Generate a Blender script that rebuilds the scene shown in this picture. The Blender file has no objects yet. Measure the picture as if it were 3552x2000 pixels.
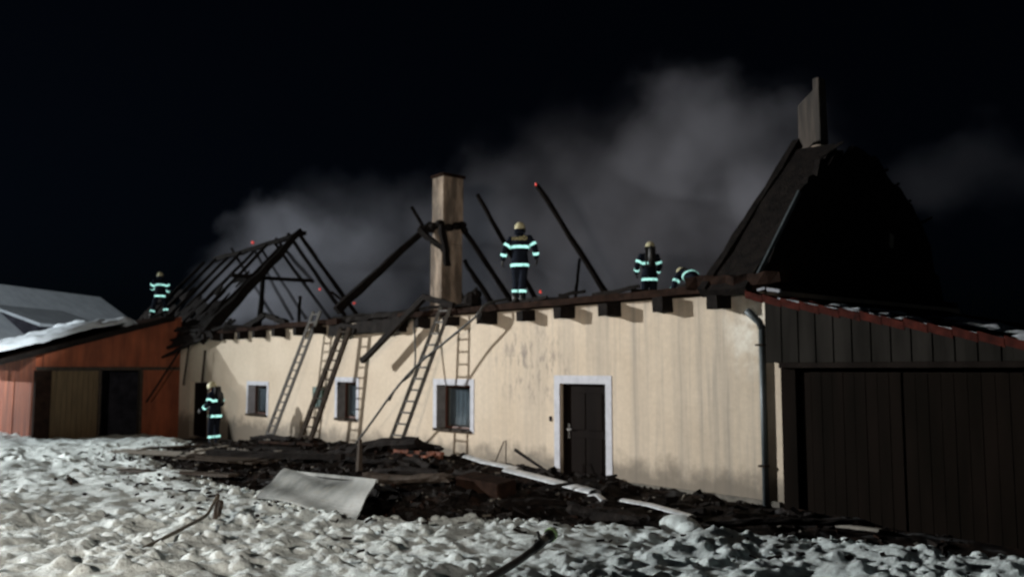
import bpy, bmesh, math, random
import numpy as np
from mathutils import Vector, Matrix, Euler
from math import radians, sin, cos, pi

S = bpy.context.scene
COL = S.collection
rnd = random.Random(7)
nr = np.random.RandomState(5)

# ------------------------------------------------------------------ camera
cd = bpy.data.cameras.new('camera'); cam = bpy.data.objects.new('camera', cd); COL.objects.link(cam)
S.camera = cam
cd.sensor_width = 36.0; cd.lens = 31.18; cd.clip_end = 600.0; cd.clip_start = 0.05
CAMP = Vector((7.98, -12.24, 2.18))
cam.location = CAMP
_A = radians(40.2); _P = radians(5.2)
_d = Vector((-cos(_A)*cos(_P), sin(_A)*cos(_P), sin(_P)))
cam.rotation_euler = _d.to_track_quat('-Z', 'Y').to_euler()
cd.dof.use_dof = True; cd.dof.focus_distance = 3.5; cd.dof.aperture_fstop = 2.7

# ------------------------------------------------------------------ world: night sky
W = bpy.data.worlds.new('World'); S.world = W; W.use_nodes = True
wt = W.node_tree; wt.nodes.clear()
wo = wt.nodes.new('ShaderNodeOutputWorld'); bg = wt.nodes.new('ShaderNodeBackground')
sk = wt.nodes.new('ShaderNodeTexSky'); sk.sky_type = 'NISHITA'; sk.sun_disc = False
sk.sun_elevation = radians(4); sk.sun_rotation = radians(250); sk.ozone_density = 6.0
hs = wt.nodes.new('ShaderNodeHueSaturation'); hs.inputs['Saturation'].default_value = 0.45
mxw = wt.nodes.new('ShaderNodeMix'); mxw.data_type = 'RGBA'; mxw.blend_type = 'MULTIPLY'; mxw.inputs[0].default_value = 1.0
mxw.inputs[7].default_value = (0.45, 0.68, 1.0, 1)
wt.links.new(sk.outputs[0], hs.inputs['Color']); wt.links.new(hs.outputs[0], mxw.inputs[6])
wt.links.new(mxw.outputs[2], bg.inputs['Color']); bg.inputs['Strength'].default_value = 0.0012
wt.links.new(bg.outputs[0], wo.inputs['Surface'])

# ------------------------------------------------------------------ lights: two fire engine floodlights outside the frame, plus two added spots
def spot(name, loc, aim, power, col, size, blend, rad):
    l = bpy.data.lights.new(name, 'SPOT'); l.energy = power; l.color = col
    l.spot_size = radians(size); l.spot_blend = blend; l.shadow_soft_size = rad
    o = bpy.data.objects.new(name, l); COL.objects.link(o); o.location = loc
    o.rotation_euler = (Vector(aim)-Vector(loc)).to_track_quat('-Z', 'Y').to_euler()
    return o
LAMP_A = (-44, -30, 13.0)
spot('floodlight_engine_left', LAMP_A, (-3.4, -9.6, 0.5), 136000, (0.97, 0.985, 0.975), 60, 1.0, 0.55)
spot('added_spot_left', (-45, -22, 9), (-38, -3, 1.0), 42000, (0.90, 0.97, 1.0), 80, 1.0, 0.15)  # added spot, brightens the outbuilding's end wall and snowy roof
spot('floodlight_engine_near', (6.2, -16.4, 3.6), (-14.0, 0, 3.3), 6200, (1.0, 0.88, 0.77), 66, 1.0, 0.12)
spot('added_spot_far', (5.0, -18.0, 4.2), (-50, -.5, 5.0), 100000, (0.92, 0.98, 1.0), 15, 0.8, 0.1)  # added narrow spot, lifts the neighbour's roof out of the dark
moon = bpy.data.lights.new('moon', 'SUN'); moon.energy = 0.004; moon.angle = radians(0.5); moon.color = (0.7, 0.8, 1)
mo = bpy.data.objects.new('moon', moon); COL.objects.link(mo); mo.rotation_euler = (radians(50), 0, radians(-60))

S.view_settings.view_transform = 'Standard'; S.view_settings.look = 'None'
S.view_settings.exposure = 0.0; S.view_settings.gamma = 1.0; S.view_settings.use_curve_mapping = False
S.render.engine = 'CYCLES'
C = S.cycles
C.use_denoising = True
try: C.denoiser = 'OPENIMAGEDENOISE'
except Exception: pass
C.max_bounces = 5; C.diffuse_bounces = 3; C.glossy_bounces = 2; C.transmission_bounces = 4
C.volume_bounces = 0; C.transparent_max_bounces = 8
C.volume_step_rate = 1.0; C.volume_max_steps = 96
C.caustics_reflective = False; C.caustics_refractive = False
C.sample_clamp_indirect = 3.0

# ------------------------------------------------------------------ helpers
class MB:
    def __init__(s): s.v = []; s.f = []
    def quadbox(s, c8):
        n = len(s.v); s.v += [tuple(p) for p in c8]
        s.f += [(n, n+3, n+2, n+1), (n+4, n+5, n+6, n+7), (n, n+1, n+5, n+4), (n+1, n+2, n+6, n+5), (n+2, n+3, n+7, n+6), (n+3, n, n+4, n+7)]
        return s
    def box(s, x0, x1, y0, y1, z0, z1):
        return s.quadbox([(x0, y0, z0), (x1, y0, z0), (x1, y1, z0), (x0, y1, z0), (x0, y0, z1), (x1, y0, z1), (x1, y1, z1), (x0, y1, z1)])
    def obox(s, c, sx, sy, sz, rot):
        m = Euler(rot).to_matrix(); c = Vector(c)
        return s.quadbox([c + m @ Vector((a*sx/2, b*sy/2, d*sz/2)) for d in (-1, 1) for a, b in ((-1, -1), (1, -1), (1, 1), (-1, 1))])
    def tube(s, pts, rad, n=8, closed=True, sq=1.0, wdir=None):
        pts = [Vector(p) for p in pts]
        if not hasattr(rad, '__len__'): rad = [rad]*len(pts)
        base = len(s.v); up = Vector(wdir) if wdir is not None else Vector((0, 0, 1)); prev = None
        for i, p in enumerate(pts):
            a = pts[max(i-1, 0)]; b = pts[min(i+1, len(pts)-1)]
            t = (b-a).normalized()
            if wdir is None:
                if prev is None:
                    up = Vector((0, 0, 1)) if abs(t.z) < .9 else Vector((1, 0, 0))
                else: up = prev
            w = (up - t*up.dot(t)).normalized(); prev = w
            q = t.cross(w)
            r = rad[i]
            ra, rb = r if isinstance(r, (tuple, list)) else (r, r*sq)
            for k in range(n):
                an = 2*pi*k/n
                s.v.append(tuple(p + w*(cos(an)*ra) + q*(sin(an)*rb)))
        for i in range(len(pts)-1):
            for k in range(n):
                k2 = (k+1) % n
                s.f.append((base+i*n+k, base+i*n+k2, base+(i+1)*n+k2, base+(i+1)*n+k))
        if closed:
            s.f.append(tuple(base+k for k in range(n))[::-1])
            s.f.append(tuple(base+(len(pts)-1)*n+k for k in range(n)))
        return s
    def prism(s, poly, axis, a0, a1):
        # poly: list of 2D points; axis 0: (y,z) polygon extruded in x; 1: (x,z) extruded in y; 2: (x,y) in z
        n = len(poly); b = len(s.v)
        for a in (a0, a1):
            for p in poly:
                s.v.append((a, p[0], p[1]) if axis == 0 else (p[0], a, p[1]) if axis == 1 else (p[0], p[1], a))
        s.f.append(tuple(range(b, b+n))); s.f.append(tuple(range(b+2*n-1, b+n-1, -1)))
        for i in range(n):
            j = (i+1) % n; s.f.append((b+i, b+n+i, b+n+j, b+j))
        return s
    def ball(s, c, r, rx=1, ry=1, rz=1, n=8, m=6):
        b = len(s.v); c = Vector(c)
        for i in range(m+1):
            th = pi*i/m
            for k in range(n):
                ph = 2*pi*k/n
                s.v.append((c.x+r*rx*sin(th)*cos(ph), c.y+r*ry*sin(th)*sin(ph), c.z+r*rz*cos(th)))
        for i in range(m):
            for k in range(n):
                k2 = (k+1) % n
                s.f.append((b+i*n+k, b+(i+1)*n+k, b+(i+1)*n+k2, b+i*n+k2))
        return s
    def mesh(s, name, mat, off=(0, 0, 0), smooth=False, bevel=0):
        me = bpy.data.meshes.new(name)
        ox, oy, oz = off
        me.from_pydata([(x-ox, y-oy, z-oz) for x, y, z in s.v], [], s.f)
        bm = bmesh.new(); bm.from_mesh(me)
        if smooth: bmesh.ops.remove_doubles(bm, verts=bm.verts, dist=1e-5)
        bmesh.ops.recalc_face_normals(bm, faces=bm.faces)
        if bevel:
            bmesh.ops.bevel(bm, geom=list(bm.edges), offset=bevel, segments=1, affect='EDGES', clamp_overlap=True)
        bm.to_mesh(me); bm.free()
        if smooth:
            for p in me.polygons: p.use_smooth = True
        if mat: me.materials.append(mat)
        return me

def tag(o, label=None, cat=None, group=None, kind=None):
    if label: o['label'] = label
    if cat: o['category'] = cat
    if group: o['group'] = group
    if kind: o['kind'] = kind
    return o
def wloc(o):
    v = Vector((0, 0, 0))
    while o is not None: v += o.location; o = o.parent
    return v
def part(name, mb, mat, parent=None, loc=None, smooth=False, bevel=0, label=None):
    """world-coordinate mesh linked as one object (under parent if given); parents here are never rotated"""
    base = wloc(parent) if parent else Vector((0, 0, 0))
    o_l = Vector(loc) if loc else base
    o = bpy.data.objects.new(name, mb.mesh(name, mat, o_l, smooth, bevel)); COL.objects.link(o)
    if parent: o.parent = parent
    o.location = o_l - base
    if label: o['label'] = label
    return o
def thing(name, label, cat, loc=(0, 0, 0), group=None):
    o = bpy.data.objects.new(name, None); COL.objects.link(o); o.location = loc; o.empty_display_size = .2
    return tag(o, label, cat, group)

# ------------------------------------------------------------------ materials
def nm(name):
    m = bpy.data.materials.new(name); m.use_nodes = True
    nt = m.node_tree; b = nt.nodes['Principled BSDF']
    return m, nt, b
def N(nt, t, **k):
    n = nt.nodes.new(t)
    for a, v in k.items():
        if a.startswith('i_'): n.inputs[int(a[2:]) if a[2:].isdigit() else a[2:].replace('_', ' ')].default_value = v
        else: setattr(n, a, v)
    return n
def coords(nt, scale=(1, 1, 1), kind='Object'):
    tc = nt.nodes.new('ShaderNodeTexCoord'); mp = nt.nodes.new('ShaderNodeMapping')
    mp.inputs['Scale'].default_value = scale
    nt.links.new(tc.outputs[kind], mp.inputs['Vector']); return mp.outputs[0]
def noise(nt, vec, scale, detail=4, rough=.6, dist=0):
    n = nt.nodes.new('ShaderNodeTexNoise'); n.inputs['Scale'].default_value = scale; n.inputs['Detail'].default_value = detail
    n.inputs['Roughness'].default_value = rough; n.inputs['Distortion'].default_value = dist
    nt.links.new(vec, n.inputs['Vector']); return n.outputs['Fac']
def ramp(nt, fac, stops):
    r = nt.nodes.new('ShaderNodeValToRGB'); e = r.color_ramp.elements
    while len(e) < len(stops): e.new(.5)
    for i, (p, c) in enumerate(stops):
        e[i].position = p; e[i].color = (c[0], c[1], c[2], 1) if hasattr(c, '__len__') else (c, c, c, 1)
    nt.links.new(fac, r.inputs[0]); return r.outputs[0]
def mix(nt, fac, a, b, mode='MIX'):
    m = nt.nodes.new('ShaderNodeMix'); m.data_type = 'RGBA'; m.blend_type = mode
    for sock, v in ((m.inputs[0], fac), (m.inputs[6], a), (m.inputs[7], b)):
        if isinstance(v, (int, float)): sock.default_value = v
        elif isinstance(v, tuple): sock.default_value = (*v, 1) if len(v) == 3 else v
        else: nt.links.new(v, sock)
    return m.outputs[2]
def math_(nt, op, a, b=None, c=None, clamp=False):
    m = nt.nodes.new('ShaderNodeMath'); m.operation = op; m.use_clamp = clamp
    for i, v in enumerate((a, b, c)):
        if v is None: continue
        if isinstance(v, (int, float)): m.inputs[i].default_value = v
        else: nt.links.new(v, m.inputs[i])
    return m.outputs[0]
def bump(nt, b, h, strength=.4, dist=.02):
    n = nt.nodes.new('ShaderNodeBump'); n.inputs['Strength'].default_value = strength; n.inputs['Distance'].default_value = dist
    nt.links.new(h, n.inputs['Height']); nt.links.new(n.outputs[0], b.inputs['Normal'])

def simple(name, c1, c2, scale=6, rough=.8, bstr=.3, stretch=(1, 1, 1), metal=0, bd=.02, detail=5):
    m, nt, b = nm(name); v = coords(nt, stretch)
    f = noise(nt, v, scale, detail)
    nt.links.new(ramp(nt, f, [(.3, c1), (.7, c2)]), b.inputs['Base Color'])
    b.inputs['Roughness'].default_value = rough; b.inputs['Metallic'].default_value = metal
    bump(nt, b, noise(nt, v, scale*4, 4), bstr, bd)
    return m

M = {}
M['char'] = simple('charred wood', (.004, .0035, .0035), (.017, .013, .011), 7, .8, .8, (1, 1, 1), 0, .03)
M['char'].node_tree.nodes['Principled BSDF'].inputs['Specular IOR Level'].default_value = .08
M['char_brown'] = simple('scorched brown wood', (.009, .006, .005), (.032, .018, .013), 5, .8, .6)
M['wood_grey'] = simple('weathered grey wood', (.14, .125, .105), (.26, .24, .2), 9, .75, .3, (1, 1, .2))
M['wood_ladder'] = simple('grey ladder wood', (.045, .041, .036), (.085, .077, .066), 9, .7, .2)
M['wood_dark'] = simple('dark wet wood', (.03, .025, .02), (.07, .055, .045), 9, .6, .3)
M['white_paint'] = simple('white surround paint', (.42, .43, .47), (.56, .57, .62), 5, .8, .2)
M['frame_brown'] = simple('reddish brown frame paint', (.07, .022, .012), (.12, .04, .022), 6, .5, .1)
M['door_brown'] = simple('dark brown door', (.005, .0035, .003), (.010, .007, .006), 3, .6, .2, (1, 1, .25))
M['reveal'] = simple('grey reveal plaster', (.16, .16, .165), (.26, .26, .26), 6, .8, .1)
M['zinc'] = simple('dull zinc', (.05, .062, .065), (.12, .14, .15), 6, .5, .15, (1, 1, .3), .3)
M['zinc_light'] = simple('wet pale zinc', (.34, .36, .37), (.62, .64, .66), 5, .35, .1, (1, 1, 1), .3)
M['tile'] = simple('red roof tile', (.018, .007, .006), (.085, .020, .014), 5, .7, .4)
M['brick'] = simple('burnt red brick', (.05, .018, .010), (.28, .085, .04), 9, .8, .5)
M['rubber'] = simple('dark hose jacket', (.02, .02, .02), (.05, .048, .042), 20, .6, .3)
M['hose_tan'] = simple('muddy canvas hose', (.07, .06, .045), (.14, .12, .09), 14, .7, .3)
M['green_box'] = simple('green metal box paint', (.05, .10, .085), (.08, .15, .13), 5, .5, .1)
M['steel'] = simple('worn steel', (.25, .24, .23), (.45, .44, .42), 10, .35, .2, (1, 1, 1), .8)
M['suit'] = simple('dark navy turnout cloth', (.008, .011, .018), (.018, .022, .032), 9, .8, .5)
M['skin'] = simple('skin', (.38, .2, .13), (.48, .27, .19), 12, .55, .1)
M['glove'] = simple('dark leather glove', (.02, .018, .016), (.05, .045, .04), 12, .6, .3)
M['boot'] = simple('black rubber boot', (.01, .01, .01), (.02, .02, .02), 10, .45, .2)
M['helmet'] = simple('luminous cream helmet shell', (.50, .47, .30), (.62, .58, .38), 4, .35, .05)
M['lettering'] = simple('yellow lettering', (.42, .38, .18), (.55, .5, .26), 12, .6, .05)
M['pipe_brass'] = simple('yellow green ring', (.3, .5, .2), (.5, .8, .4), 12, .3, .05)
M['concrete'] = simple('grey plinth', (.07, .065, .055), (.2, .18, .15), 5, .9, .5)
M['roof_far'] = simple('snowed roof', (.30, .33, .37), (.42, .46, .5), 1.2, .9, .2)
M['far_wall'] = simple('pale far wall', (.3, .3, .27), (.42, .41, .37), 2, .9, .2)
M['far_dark'] = simple('dark opening', (.015, .015, .02), (.04, .04, .05), 3, .6, .1)
M['curtain'] = simple('pale curtain', (.15, .16, .18), (.30, .32, .35), 3, .9, .3, (6, 6, .6))

def m_plaster():
    m, nt, b = nm('cream plaster'); v = coords(nt); 
    tc = N(nt, 'ShaderNodeTexCoord'); sep = N(nt, 'ShaderNodeSeparateXYZ'); nt.links.new(tc.outputs['Object'], sep.inputs[0])
    X, Z = sep.outputs[0], sep.outputs[2]          # object origin = house origin, metres
    base = ramp(nt, noise(nt, v, .7, 4), [(.3, (.56, .46, .345)), (.7, (.66, .555, .43))])
    fine = ramp(nt, noise(nt, v, 9, 6, .7), [(.3, .88), (.7, 1.04)])
    base = mix(nt, 1.0, base, fine, 'MULTIPLY')
    # runoff streaks of sooty water, right of x = -8
    vs = coords(nt, (2.4, 2.4, .10)); st = noise(nt, vs, 1.0, 5, .62)
    vs2 = coords(nt, (7.5, 7.5, .30)); st2 = noise(nt, vs2, 1.0, 4, .6)
    right = N(nt, 'ShaderNodeMapRange', interpolation_type='SMOOTHSTEP'); nt.links.new(X, right.inputs[0])
    right.inputs[1].default_value = -8.6; right.inputs[2].default_value = -5.5
    s1 = ramp(nt, st, [(.47, 0), (.66, 1)]); s2 = ramp(nt, st2, [(.52, 0), (.72, 1)])
    f = math_(nt, 'MULTIPLY', math_(nt, 'ADD', math_(nt, 'MULTIPLY', s1, .40), math_(nt, 'MULTIPLY', s2, .45)), right.outputs[0], clamp=True)
    col = mix(nt, f, base, (.26, .235, .205))
    # blotched soot patch left of the door
    def blob(cx, cz, rx, rz):
        dx = math_(nt, 'DIVIDE', math_(nt, 'SUBTRACT', X, cx), rx); dz = math_(nt, 'DIVIDE', math_(nt, 'SUBTRACT', Z, cz), rz)
        d = math_(nt, 'ADD', math_(nt, 'MULTIPLY', dx, dx), math_(nt, 'MULTIPLY', dz, dz))
        return math_(nt, 'SUBTRACT', 1.0, d, clamp=True)
    pn = ramp(nt, noise(nt, coords(nt, (5, 5, 1.8)), 1.2, 5, .7), [(.5, 0), (.62, 1)])
    p = math_(nt, 'MULTIPLY', blob(-5.9, 2.3, 1.5, 1.0), pn, clamp=True)
    col = mix(nt, math_(nt, 'MULTIPLY', p, .75), col, (.16, .135, .13))
    # pale freshly wetted lime patch near the top right corner
    pw = math_(nt, 'MULTIPLY', blob(-.55, 2.85, .55, .9), ramp(nt, noise(nt, v, 2.4, 4), [(.42, 0), (.6, 1)]), clamp=True)
    col = mix(nt, math_(nt, 'MULTIPLY', pw, .85), col, (.86, .82, .72))
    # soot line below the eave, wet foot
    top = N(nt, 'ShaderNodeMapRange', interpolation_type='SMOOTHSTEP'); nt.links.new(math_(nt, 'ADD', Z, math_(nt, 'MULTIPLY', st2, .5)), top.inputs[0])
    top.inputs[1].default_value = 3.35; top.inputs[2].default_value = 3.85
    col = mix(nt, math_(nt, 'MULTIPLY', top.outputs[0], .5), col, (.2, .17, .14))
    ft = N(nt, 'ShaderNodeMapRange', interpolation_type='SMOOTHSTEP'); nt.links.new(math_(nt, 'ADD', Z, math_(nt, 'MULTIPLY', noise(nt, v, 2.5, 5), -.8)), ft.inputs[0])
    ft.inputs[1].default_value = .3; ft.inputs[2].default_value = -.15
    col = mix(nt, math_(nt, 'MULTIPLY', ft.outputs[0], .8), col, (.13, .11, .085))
    nt.links.new(col, b.inputs['Base Color']); b.inputs['Roughness'].default_value = .82
    bump(nt, b, noise(nt, v, 22, 6, .65), .35, .012)
    return m
M['plaster'] = m_plaster()

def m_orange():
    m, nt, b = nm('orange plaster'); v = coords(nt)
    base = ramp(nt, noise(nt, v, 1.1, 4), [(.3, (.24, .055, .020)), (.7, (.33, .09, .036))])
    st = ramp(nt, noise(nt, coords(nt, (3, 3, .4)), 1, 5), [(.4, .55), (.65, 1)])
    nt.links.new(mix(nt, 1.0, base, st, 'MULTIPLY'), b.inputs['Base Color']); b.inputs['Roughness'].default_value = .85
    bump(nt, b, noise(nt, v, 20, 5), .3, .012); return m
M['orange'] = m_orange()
M['ochre'] = simple('ochre boards', (.07, .045, .02), (.13, .085, .04), 3, .8, .3, (4, 4, .4))

def m_chim():
    m, nt, b = nm('chimney render'); v = coords(nt)
    base = ramp(nt, noise(nt, v, 1.6, 5), [(.3, (.34, .25, .18)), (.7, (.50, .40, .31))])
    soot = ramp(nt, noise(nt, coords(nt, (3.5, 3.5, .7)), 1, 5, .65), [(.42, .35), (.6, 1)])
    nt.links.new(mix(nt, 1.0, base, soot, 'MULTIPLY'), b.inputs['Base Color']); b.inputs['Roughness'].default_value = .85
    bump(nt, b, noise(nt, v, 14, 5), .5, .02); return m
M['chimney'] = m_chim()
M['chimney_sooty'] = simple('sooty chimney render', (.008, .007, .006), (.085, .066, .052), 2.0, .85, .5, (5, 5, .35))

def m_snow(name, clean=(.82, .91, .90), dirt=(.27, .29, .285)):
    m, nt, b = nm(name); v = coords(nt)
    n1 = noise(nt, v, .55, 4, .6); n2 = noise(nt, v, 5.5, 6, .7)
    d = ramp(nt, math_(nt, 'ADD', math_(nt, 'MULTIPLY', n1, .5), math_(nt, 'MULTIPLY', n2, .5)), [(.40, 1), (.57, 0)])
    tc = N(nt, 'ShaderNodeTexCoord'); sep = N(nt, 'ShaderNodeSeparateXYZ'); nt.links.new(tc.outputs['Object'], sep.inputs[0])
    far = N(nt, 'ShaderNodeMapRange'); nt.links.new(sep.outputs[0], far.inputs[0])
    far.inputs[1].default_value = -9; far.inputs[2].default_value = 4; far.inputs[3].default_value = .35; far.inputs[4].default_value = 1  # dirt strengthened towards the right, painting in the fall-off of the light
    d = math_(nt, 'MULTIPLY', d, far.outputs[0])
    spk = ramp(nt, noise(nt, v, 17, 5, .75), [(.55, 0), (.68, .75)])
    col = mix(nt, math_(nt, 'MULTIPLY', d, .8), clean, dirt); col = mix(nt, math_(nt, 'MULTIPLY', spk, far.outputs[0]), col, (.12, .12, .115))
    nt.links.new(col, b.inputs['Base Color']); b.inputs['Roughness'].default_value = .55
    b.inputs['Subsurface Weight'].default_value = 0
    bump(nt, b, math_(nt, 'ADD', noise(nt, v, 16, 6, .75), math_(nt, 'MULTIPLY', n2, .6)), .8, .06)
    return m
M['snow'] = m_snow('trampled snow')
M['roof_snow'] = m_snow('roof snow', (.74, .80, .85), (.5, .52, .54))

def m_ash():
    m, nt, b = nm('wet ash and soot'); v = coords(nt)
    n1 = noise(nt, v, 3.0, 6, .7)
    c = ramp(nt, n1, [(.35, (.004, .004, .0045)), (.55, (.016, .012, .010)), (.75, (.05, .030, .022))])
    g = ramp(nt, noise(nt, v, 1.3, 5, .7), [(.56, 0), (.66, 1)])
    c = mix(nt, math_(nt, 'MULTIPLY', g, .35), c, (.22, .23, .24))
    nt.links.new(c, b.inputs['Base Color']); b.inputs['Roughness'].default_value = .6
    bump(nt, b, noise(nt, v, 12, 6, .75), .9, .06); return m
M['ash'] = m_ash()

def m_panel():
    m, nt, b = nm('dirty sheet'); v = coords(nt)
    c = ramp(nt, noise(nt, v, 1.1, 5, .55), [(.38, (.07, .075, .07)), (.5, (.20, .21, .20)), (.68, (.30, .31, .30))])
    c = mix(nt, ramp(nt, noise(nt, v, 9, 5, .7), [(.55, 0), (.75, .6)]), c, (.20, .17, .11))
    nt.links.new(c, b.inputs['Base Color']); b.inputs['Roughness'].default_value = .5
    bump(nt, b, noise(nt, v, 7, 4), .3, .03); return m
M['sheet'] = m_panel()

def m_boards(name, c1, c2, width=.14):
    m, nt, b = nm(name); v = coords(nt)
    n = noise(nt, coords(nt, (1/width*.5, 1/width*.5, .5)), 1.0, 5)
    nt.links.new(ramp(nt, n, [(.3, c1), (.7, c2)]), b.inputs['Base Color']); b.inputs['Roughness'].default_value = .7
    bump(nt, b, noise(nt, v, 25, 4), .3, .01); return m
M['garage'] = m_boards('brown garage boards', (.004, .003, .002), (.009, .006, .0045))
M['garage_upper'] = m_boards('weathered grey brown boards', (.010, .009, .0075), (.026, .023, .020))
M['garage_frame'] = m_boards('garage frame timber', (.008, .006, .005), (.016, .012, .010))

for k_ in ('tile', 'garage', 'garage_upper', 'garage_frame', 'door_brown', 'char_brown', 'far_dark', 'suit', 'ash', 'wood_dark'):
    M[k_].node_tree.nodes['Principled BSDF'].inputs['Specular IOR Level'].default_value = .02

def m_glass():
    m, nt, b = nm('window glass'); nt.nodes.remove(b); out = [n for n in nt.nodes if n.type == 'OUTPUT_MATERIAL'][0]
    tr = N(nt, 'ShaderNodeBsdfTransparent'); tr.inputs[0].default_value = (.75, .8, .82, 1); gl = N(nt, 'ShaderNodeBsdfGlossy'); gl.inputs['Roughness'].default_value = .12
    mx = N(nt, 'ShaderNodeMixShader'); mx.inputs[0].default_value = .08
    nt.links.new(tr.outputs[0], mx.inputs[1]); nt.links.new(gl.outputs[0], mx.inputs[2]); nt.links.new(mx.outputs[0], out.inputs['Surface'])
    return m
M['glass'] = m_glass()

def m_retro():
    # retroreflective tape: light returns towards where it came from, so the lobe is centred on the viewing ray
    m, nt, b = nm('retroreflective tape'); nt.nodes.remove(b)
    out = [n for n in nt.nodes if n.type == 'OUTPUT_MATERIAL'][0]
    g = N(nt, 'ShaderNodeNewGeometry'); gl = N(nt, 'ShaderNodeBsdfAnisotropic') if False else N(nt, 'ShaderNodeBsdfGlossy')
    gl.inputs['Color'].default_value = (.55, 1.0, 1.0, 1); gl.inputs['Roughness'].default_value = .30
    nt.links.new(g.outputs['Incoming'], gl.inputs['Normal'])
    nt.links.new(ramp(nt, noise(nt, coords(nt), 9, 3), [(.33, (.16, .42, .44)), (.52, (.42, .98, 1.0))]), gl.inputs['Color'])
    df = N(nt, 'ShaderNodeBsdfDiffuse'); df.inputs['Color'].default_value = (.55, .8, .8, 1)
    ad = N(nt, 'ShaderNodeMixShader'); ad.inputs[0].default_value = .8
    nt.links.new(df.outputs[0], ad.inputs[1]); nt.links.new(gl.outputs[0], ad.inputs[2]); nt.links.new(ad.outputs[0], out.inputs['Surface'])
    return m
M['retro'] = m_retro()

def m_ember():
    m, nt, b = nm('glowing ember'); v = coords(nt)
    b.inputs['Base Color'].default_value = (.05, .01, .01, 1)
    b.inputs['Emission Color'].default_value = (1.0, .07, .045, 1)
    nt.links.new(ramp(nt, noise(nt, v, 12, 3), [(.35, .2), (.62, 1.0)]), b.inputs['Emission Strength']); return m
M['ember'] = m_ember()

# ------------------------------------------------------------------ ground, ash bed and snow
def vnoise(x, y, s, seed):
    r = np.random.RandomState(seed); G = r.rand(256, 256)
    u = x/s; w = y/s; i = np.floor(u).astype(int); j = np.floor(w).astype(int); fu = u-i; fw = w-j
    fu = fu*fu*(3-2*fu); fw = fw*fw*(3-2*fw)
    a = G[i % 256, j % 256]; b = G[(i+1) % 256, j % 256]; c = G[i % 256, (j+1) % 256]; d = G[(i+1) % 256, (j+1) % 256]
    return (a*(1-fu)+b*fu)*(1-fw)+(c*(1-fu)+d*fu)*fw - .5
def sstep(a, b, t):
    t = np.clip((t-a)/(b-a), 0, 1); return t*t*(3-2*t)
CRX = [-60, -26, -22, -18.5, -16, -12, -8.2, -6.3, -4.2, -3.0, -1.7, .8, 2.6, 4.2, 8, 60]
CRY = [-1.0, -.6, -1.0, -2.2, -4.6, -5.3, -5.6, -5.6, -5.75, -5.4, -3.9, -2.85, -1.7, -1.5, -1.3, -1.3]
def crest(x): return np.interp(x, CRX, CRY)
def slope_left(x): return -.25*sstep(-15, -26, x)

def grid_mesh(name, xs, ys, Z, mat, kind, smooth=True):
    nx, ny = len(xs), len(ys); X, Y = np.meshgrid(xs, ys, indexing='ij')
    co = np.stack([X, Y, Z], -1).reshape(-1, 3)
    i = np.arange(nx-1)[:, None]*ny + np.arange(ny-1)[None, :]
    q = np.stack([i, i+ny, i+ny+1, i+1], -1).reshape(-1, 4)
    me = bpy.data.meshes.new(name); me.vertices.add(len(co)); me.vertices.foreach_set('co', co.ravel())
    me.loops.add(q.size); me.loops.foreach_set('vertex_index', q.ravel())
    me.polygons.add(len(q)); me.polygons.foreach_set('loop_start', np.arange(0, q.size, 4)); me.polygons.foreach_set('loop_total', np.full(len(q), 4))
    me.polygons.foreach_set('use_smooth', np.full(len(q), smooth))
    me.update(); me.validate(); me.materials.append(mat)
    o = bpy.data.objects.new(name, me); COL.objects.link(o); o['kind'] = kind; return o

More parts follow.
